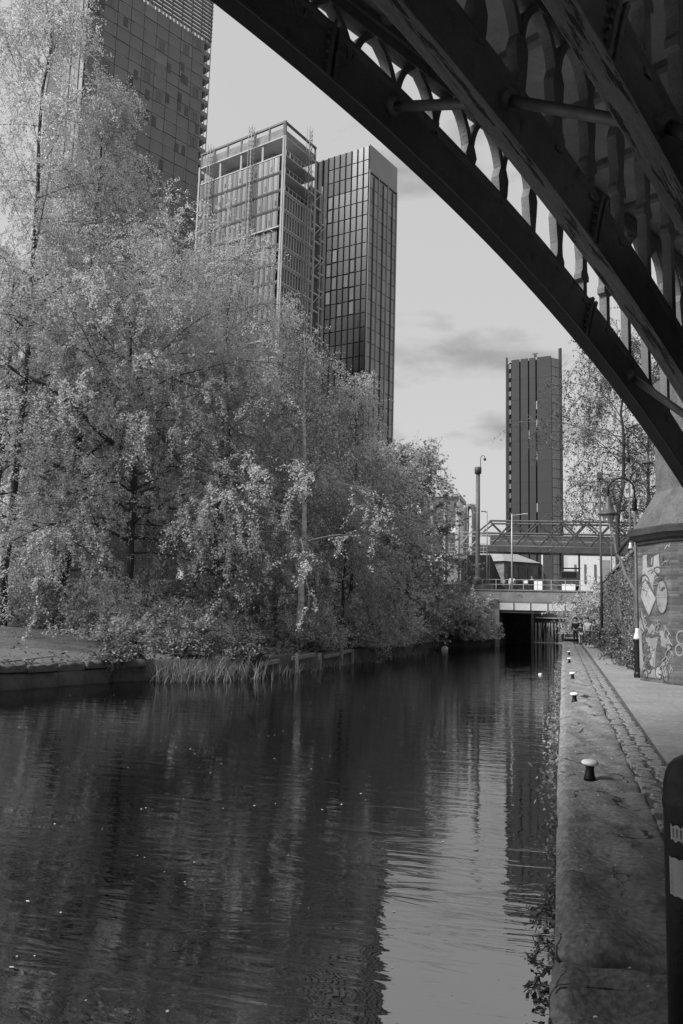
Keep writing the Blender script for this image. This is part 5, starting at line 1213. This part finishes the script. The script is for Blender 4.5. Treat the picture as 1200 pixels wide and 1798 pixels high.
# ================================================================== SHRUBS AND IVY
SH = [('low dark bush beside the bank path at the left', (-18.6, 28.0), (1.8, 1.4, 1.9), 9000, 'leaf_dark'),
      ('spiky bush in front of the willow trunk', (-16.0, 27.4), (1.8, 1.5, 2.5), 11000, 'leaf_mid'),
      ('dark arching bush left of the reeds', (-13.7, 26.6), (1.7, 1.5, 2.4), 11000, 'leaf_dark'),
      ('pale leafy bush right of the dark arching bush', (-13.6, 30.0), (1.4, 1.2, 2.0), 8000, 'leaf_mid'),
      ('bush behind the clearing below the long limb', (-14.6, 33.2), (1.9, 1.5, 2.4), 10000, 'leaf_mid'),
      ('leafy sapling bush at the right of the clearing', (-11.2, 35.4), (1.3, 1.3, 2.6), 8000, 'leaf_mid'),
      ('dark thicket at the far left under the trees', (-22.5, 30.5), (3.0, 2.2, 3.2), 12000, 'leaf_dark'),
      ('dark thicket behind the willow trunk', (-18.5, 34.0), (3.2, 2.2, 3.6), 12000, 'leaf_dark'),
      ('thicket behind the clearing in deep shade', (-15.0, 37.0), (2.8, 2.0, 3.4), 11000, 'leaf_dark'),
      ('tangled bramble mound at the water left of the ivy', (-10.1, 38.6), (1.6, 1.8, 2.2), 11000, 'leaf_dark'),
      ('rounded ivy mound bulging over the water', (-9.8, 43.0), (1.9, 2.4, 3.2), 16000, 'leaf_mid'),
      ('ivy bush between the mound and the abutment', (-9.7, 49.0), (1.9, 2.4, 3.4), 14000, 'leaf_dark'),
      ('big dark bush overhanging the water by the abutment', (-8.5, 60.8), (2.4, 2.2, 4.1), 22000, 'leaf_dark'),
      ('pale bush on top of the abutment left of the bridge', (-7.6, 63.6), (1.9, 1.5, 4.2), 16000, 'leaf_mid'),
      ('low ragged weeds at the end of the stone bank wall', (-13.2, 22.4), (0.7, 0.8, 0.55), 4500, 'leaf_ivy'),
      ('low weeds behind the reeds', (-12.3, 24.8), (0.9, 0.7, 0.6), 5000, 'leaf_ivy'),
      ('leafy tuft hiding the foot of the white birch', (-10.7, 32.6), (0.9, 0.9, 1.5), 5000, 'leaf_dark'),
      ('weeds right of the reeds at the water', (-10.7, 26.3), (0.7, 0.9, 0.7), 3800, 'leaf_ivy'),
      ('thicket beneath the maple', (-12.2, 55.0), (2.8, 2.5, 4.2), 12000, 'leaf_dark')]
for i, (lb, (x, y), rd, nl, lm) in enumerate(SH): shrub('bush', lb, 'bush', (x, y, bz(x, y)), rd, 500+i, int(nl*1.3), 0.105 if y < 50 else 0.15, lm, stems=34)
G3 = 'shrubs along the towpath wall'
shrub('bush', 'pale shrub at the right end of the canal bridge', 'bush', (1.9, 64.3, 0.6), (1.3, 1.2, 4.2), 560, 12000, 0.14, 'leaf_mid', 24, G3)
shrub('bush', 'shrub spilling over the wall top behind the black pole', 'bush', (2.75, 57.5, 2.6), (0.8, 2.8, 2.3), 561, 9000, 0.13, 'leaf_mid', 24, G3)
shrub('bush', 'weedy bush at the wall foot between pole and lamp', 'bush', (2.5, 40, 0.0), (0.4, 2.6, 1.7), 562, 8000, 0.11, 'leaf_ivy', 24, G3)
shrub('bush', 'low weeds at the wall foot near the nearest lamp', 'bush', (2.5, 31.0, 0.0), (0.3, 2.6, 1.2), 563, 6000, 0.10, 'leaf_ivy', 24, G3)
shrub('bush', 'weeds at the wall foot just before the walkers', 'bush', (2.5, 50.5, 0.0), (0.35, 3.0, 2.2), 564, 8000, 0.12, 'leaf_ivy', 24, G3)
# ivy sheet on the wall
rng = np.random.default_rng(9); n = 17000
y = rng.uniform(26, 66, n); z = 4.4*rng.random(n)**0.8; dn = np.sin(y*0.55+0.8)+0.7*np.sin(y*1.3+z*0.9)+0.5*np.sin(z*1.7-y*0.4)+0.5*rng.normal(size=n)+0.02*(y-40)
k = dn > 0.15; p = np.c_[2.60-np.abs(rng.normal(size=n))*0.07, y, z][k]
v, f = leaves_np(p, 0.12, rng, normal=np.tile([-1., 0, 0.2], (len(p), 1)))
tag(link('ivy_sheet', np_mesh('ivy_sheet', v, f, 'leaf_ivy')), 'ivy leaves climbing over the brick retaining wall', 'ivy', None, 'stuff')
# bare leaning branch against the wall
lb_ = thing('leaning_branch', (2.4, 31, 1.6), 'bare pale branch leaning over the wall behind the nearest lamp', 'branch')
MB().tube([(2.85, 29.0, 1.7), (2.6, 29.5, 2.2), (2.42, 30.0, 2.8), (2.2, 30.6, 3.3), (2.1, 31.1, 3.8), (1.95, 31.7, 4.25), (1.93, 32.2, 4.8), (1.80, 32.8, 5.3), (1.82, 33.3, 5.9)], [0.075, 0.065, 0.07, 0.055, 0.06, 0.05, 0.045, 0.035, 0.02], 8).build('stem', 'pier_stone', lb_, smooth=True)
MB().tube([(2.0, 31.5, 4.15), (2.3, 31, 4.6), (2.7, 30.2, 4.95), (3.2, 29, 5.2)], [0.07, 0.075, 0.08, 0.08], 8).build('side_limb', 'bark', lb_, smooth=True)
# plants rooted in the quay edge
rng0 = random.Random(31)
wl = ['large leafy weed trailing from the quay nearest the camera', 'second leafy weed hanging from the near quay edge', 'third weed tuft on the near quay edge', 'fourth weed tuft growing from the quay joints', 'fifth weed tuft along the quay face']
for i, (y, s_, n_) in enumerate([(4.75, 0.30, 170), (5.7, 0.28, 190), (6.7, 0.22, 150), (7.7, 0.2, 140), (9.0, 0.2, 140)]):
    rg = np.random.default_rng(700+i); t = thing('quay_weed', (-0.07, y, -0.3), wl[i], 'weed', 'weeds on the quay edge')
    ns = 9; base_ = np.c_[np.full(ns, -0.05), y+rg.normal(size=ns)*0.13, rg.uniform(-0.5, -0.2, ns)]
    d = np.c_[-rg.uniform(0.5, 1.0, ns), rg.normal(size=ns)*0.6, rg.uniform(0.0, 0.9, ns)]; P = grow(base_, d, rg.uniform(0.5, 1.1, ns)*s_, 6, rg, 0.35, 0.25)
    v, f = tubes_np(P, np.full((ns, 6), 0.003), 3); link('stems', np_mesh('stems', v, f, 'bark'), t)
    tt = 0.15+0.85*rg.random((ns, n_//ns)); p, tg = along(P, tt, rg); p = (p+rg.normal(size=p.shape)*0.012).reshape(-1, 3); p[:, 2] = np.maximum(p[:, 2], -0.59)
    v, f = leaves_np(p, 0.036, rg, flat=0.4, aspect=0.6); tag(link('leaves', np_mesh('leaves', v, f, 'leaf_ivy'), t), kind='stuff')
rg = np.random.default_rng(88); n = 7500; y = 9+ (rg.random(n)**0.8)*38; w_ = (np.sin(y*2.1)+np.sin(y*0.9+1)+0.8*rg.normal(size=n)) > -0.1
p = np.c_[-0.10-np.abs(rg.normal(size=n))*0.09, y, -0.58+0.52*rg.random(n)][w_]
v, f = leaves_np(p, 0.065, rg, flat=0.4); tag(link('quay_greenery', np_mesh('quay_greenery', v, f, 'leaf_ivy')), 'fringe of small plants along the quay face at the water', 'weeds', None, 'stuff')

# ================================================================== SMALL THINGS
rg = np.random.default_rng(101); n = 520
y = 2.5+rg.random(n)**1.3*40; x = -rg.random(n)*(8+y*0.4)-0.3; k = x > np.array([shore_x(a) for a in y])+0.4
pos = np.c_[x, y, np.full(n, -0.594)][k]; a = rg.random(len(pos))*6.28; s_ = (0.007+0.015*rg.random(len(pos))**2.5)[:, None]
ax = np.c_[np.cos(a), np.sin(a), 0*a]; bx_ = np.c_[-np.sin(a), np.cos(a), 0*a]
v = np.stack([pos-ax*s_, pos+bx_*s_*0.6, pos+ax*s_, pos-bx_*s_*0.6], 1).reshape(-1, 3)
tag(link('floating_petals', np_mesh('floating_petals', v, np.arange(len(v)).reshape(-1, 4), 'petal')), 'pale petals scattered on the dark water', 'petals', None, 'stuff')
n = 130; y = 3.2+rg.random(n)*9; x = -0.02+rg.random(n)*1.05; pos = np.c_[x, y, np.full(n, 0.012)]
v, f = leaves_np(pos, 0.022, rg, flat=4); tag(link('leaf_litter', np_mesh('leaf_litter', v, f, 'petal')), 'pale leaf bits lying on the quay stones', 'litter', None, 'stuff')
for (x, y, s_, lb) in ((-8.0, 56, 0.30, 'white scrap of litter floating near the abutment bush'), (-0.95, 34, 0.10, 'white carton floating near the quay')):
    t = thing('floating_litter', (x, y, -0.6), lb, 'litter', 'litter floating on the canal')
    MB().extrude([(x-s_*0.6, y, -0.62), (x+s_*0.6, y, -0.62), (x+s_*0.7, y, -0.62+s_*0.6), (x+s_*0.1, y, -0.62+s_*0.9), (x-s_*0.5, y, -0.62+s_*0.7)], (0.05, s_, 0)).build('shell', 'white_paint', t, bevel=0.01)
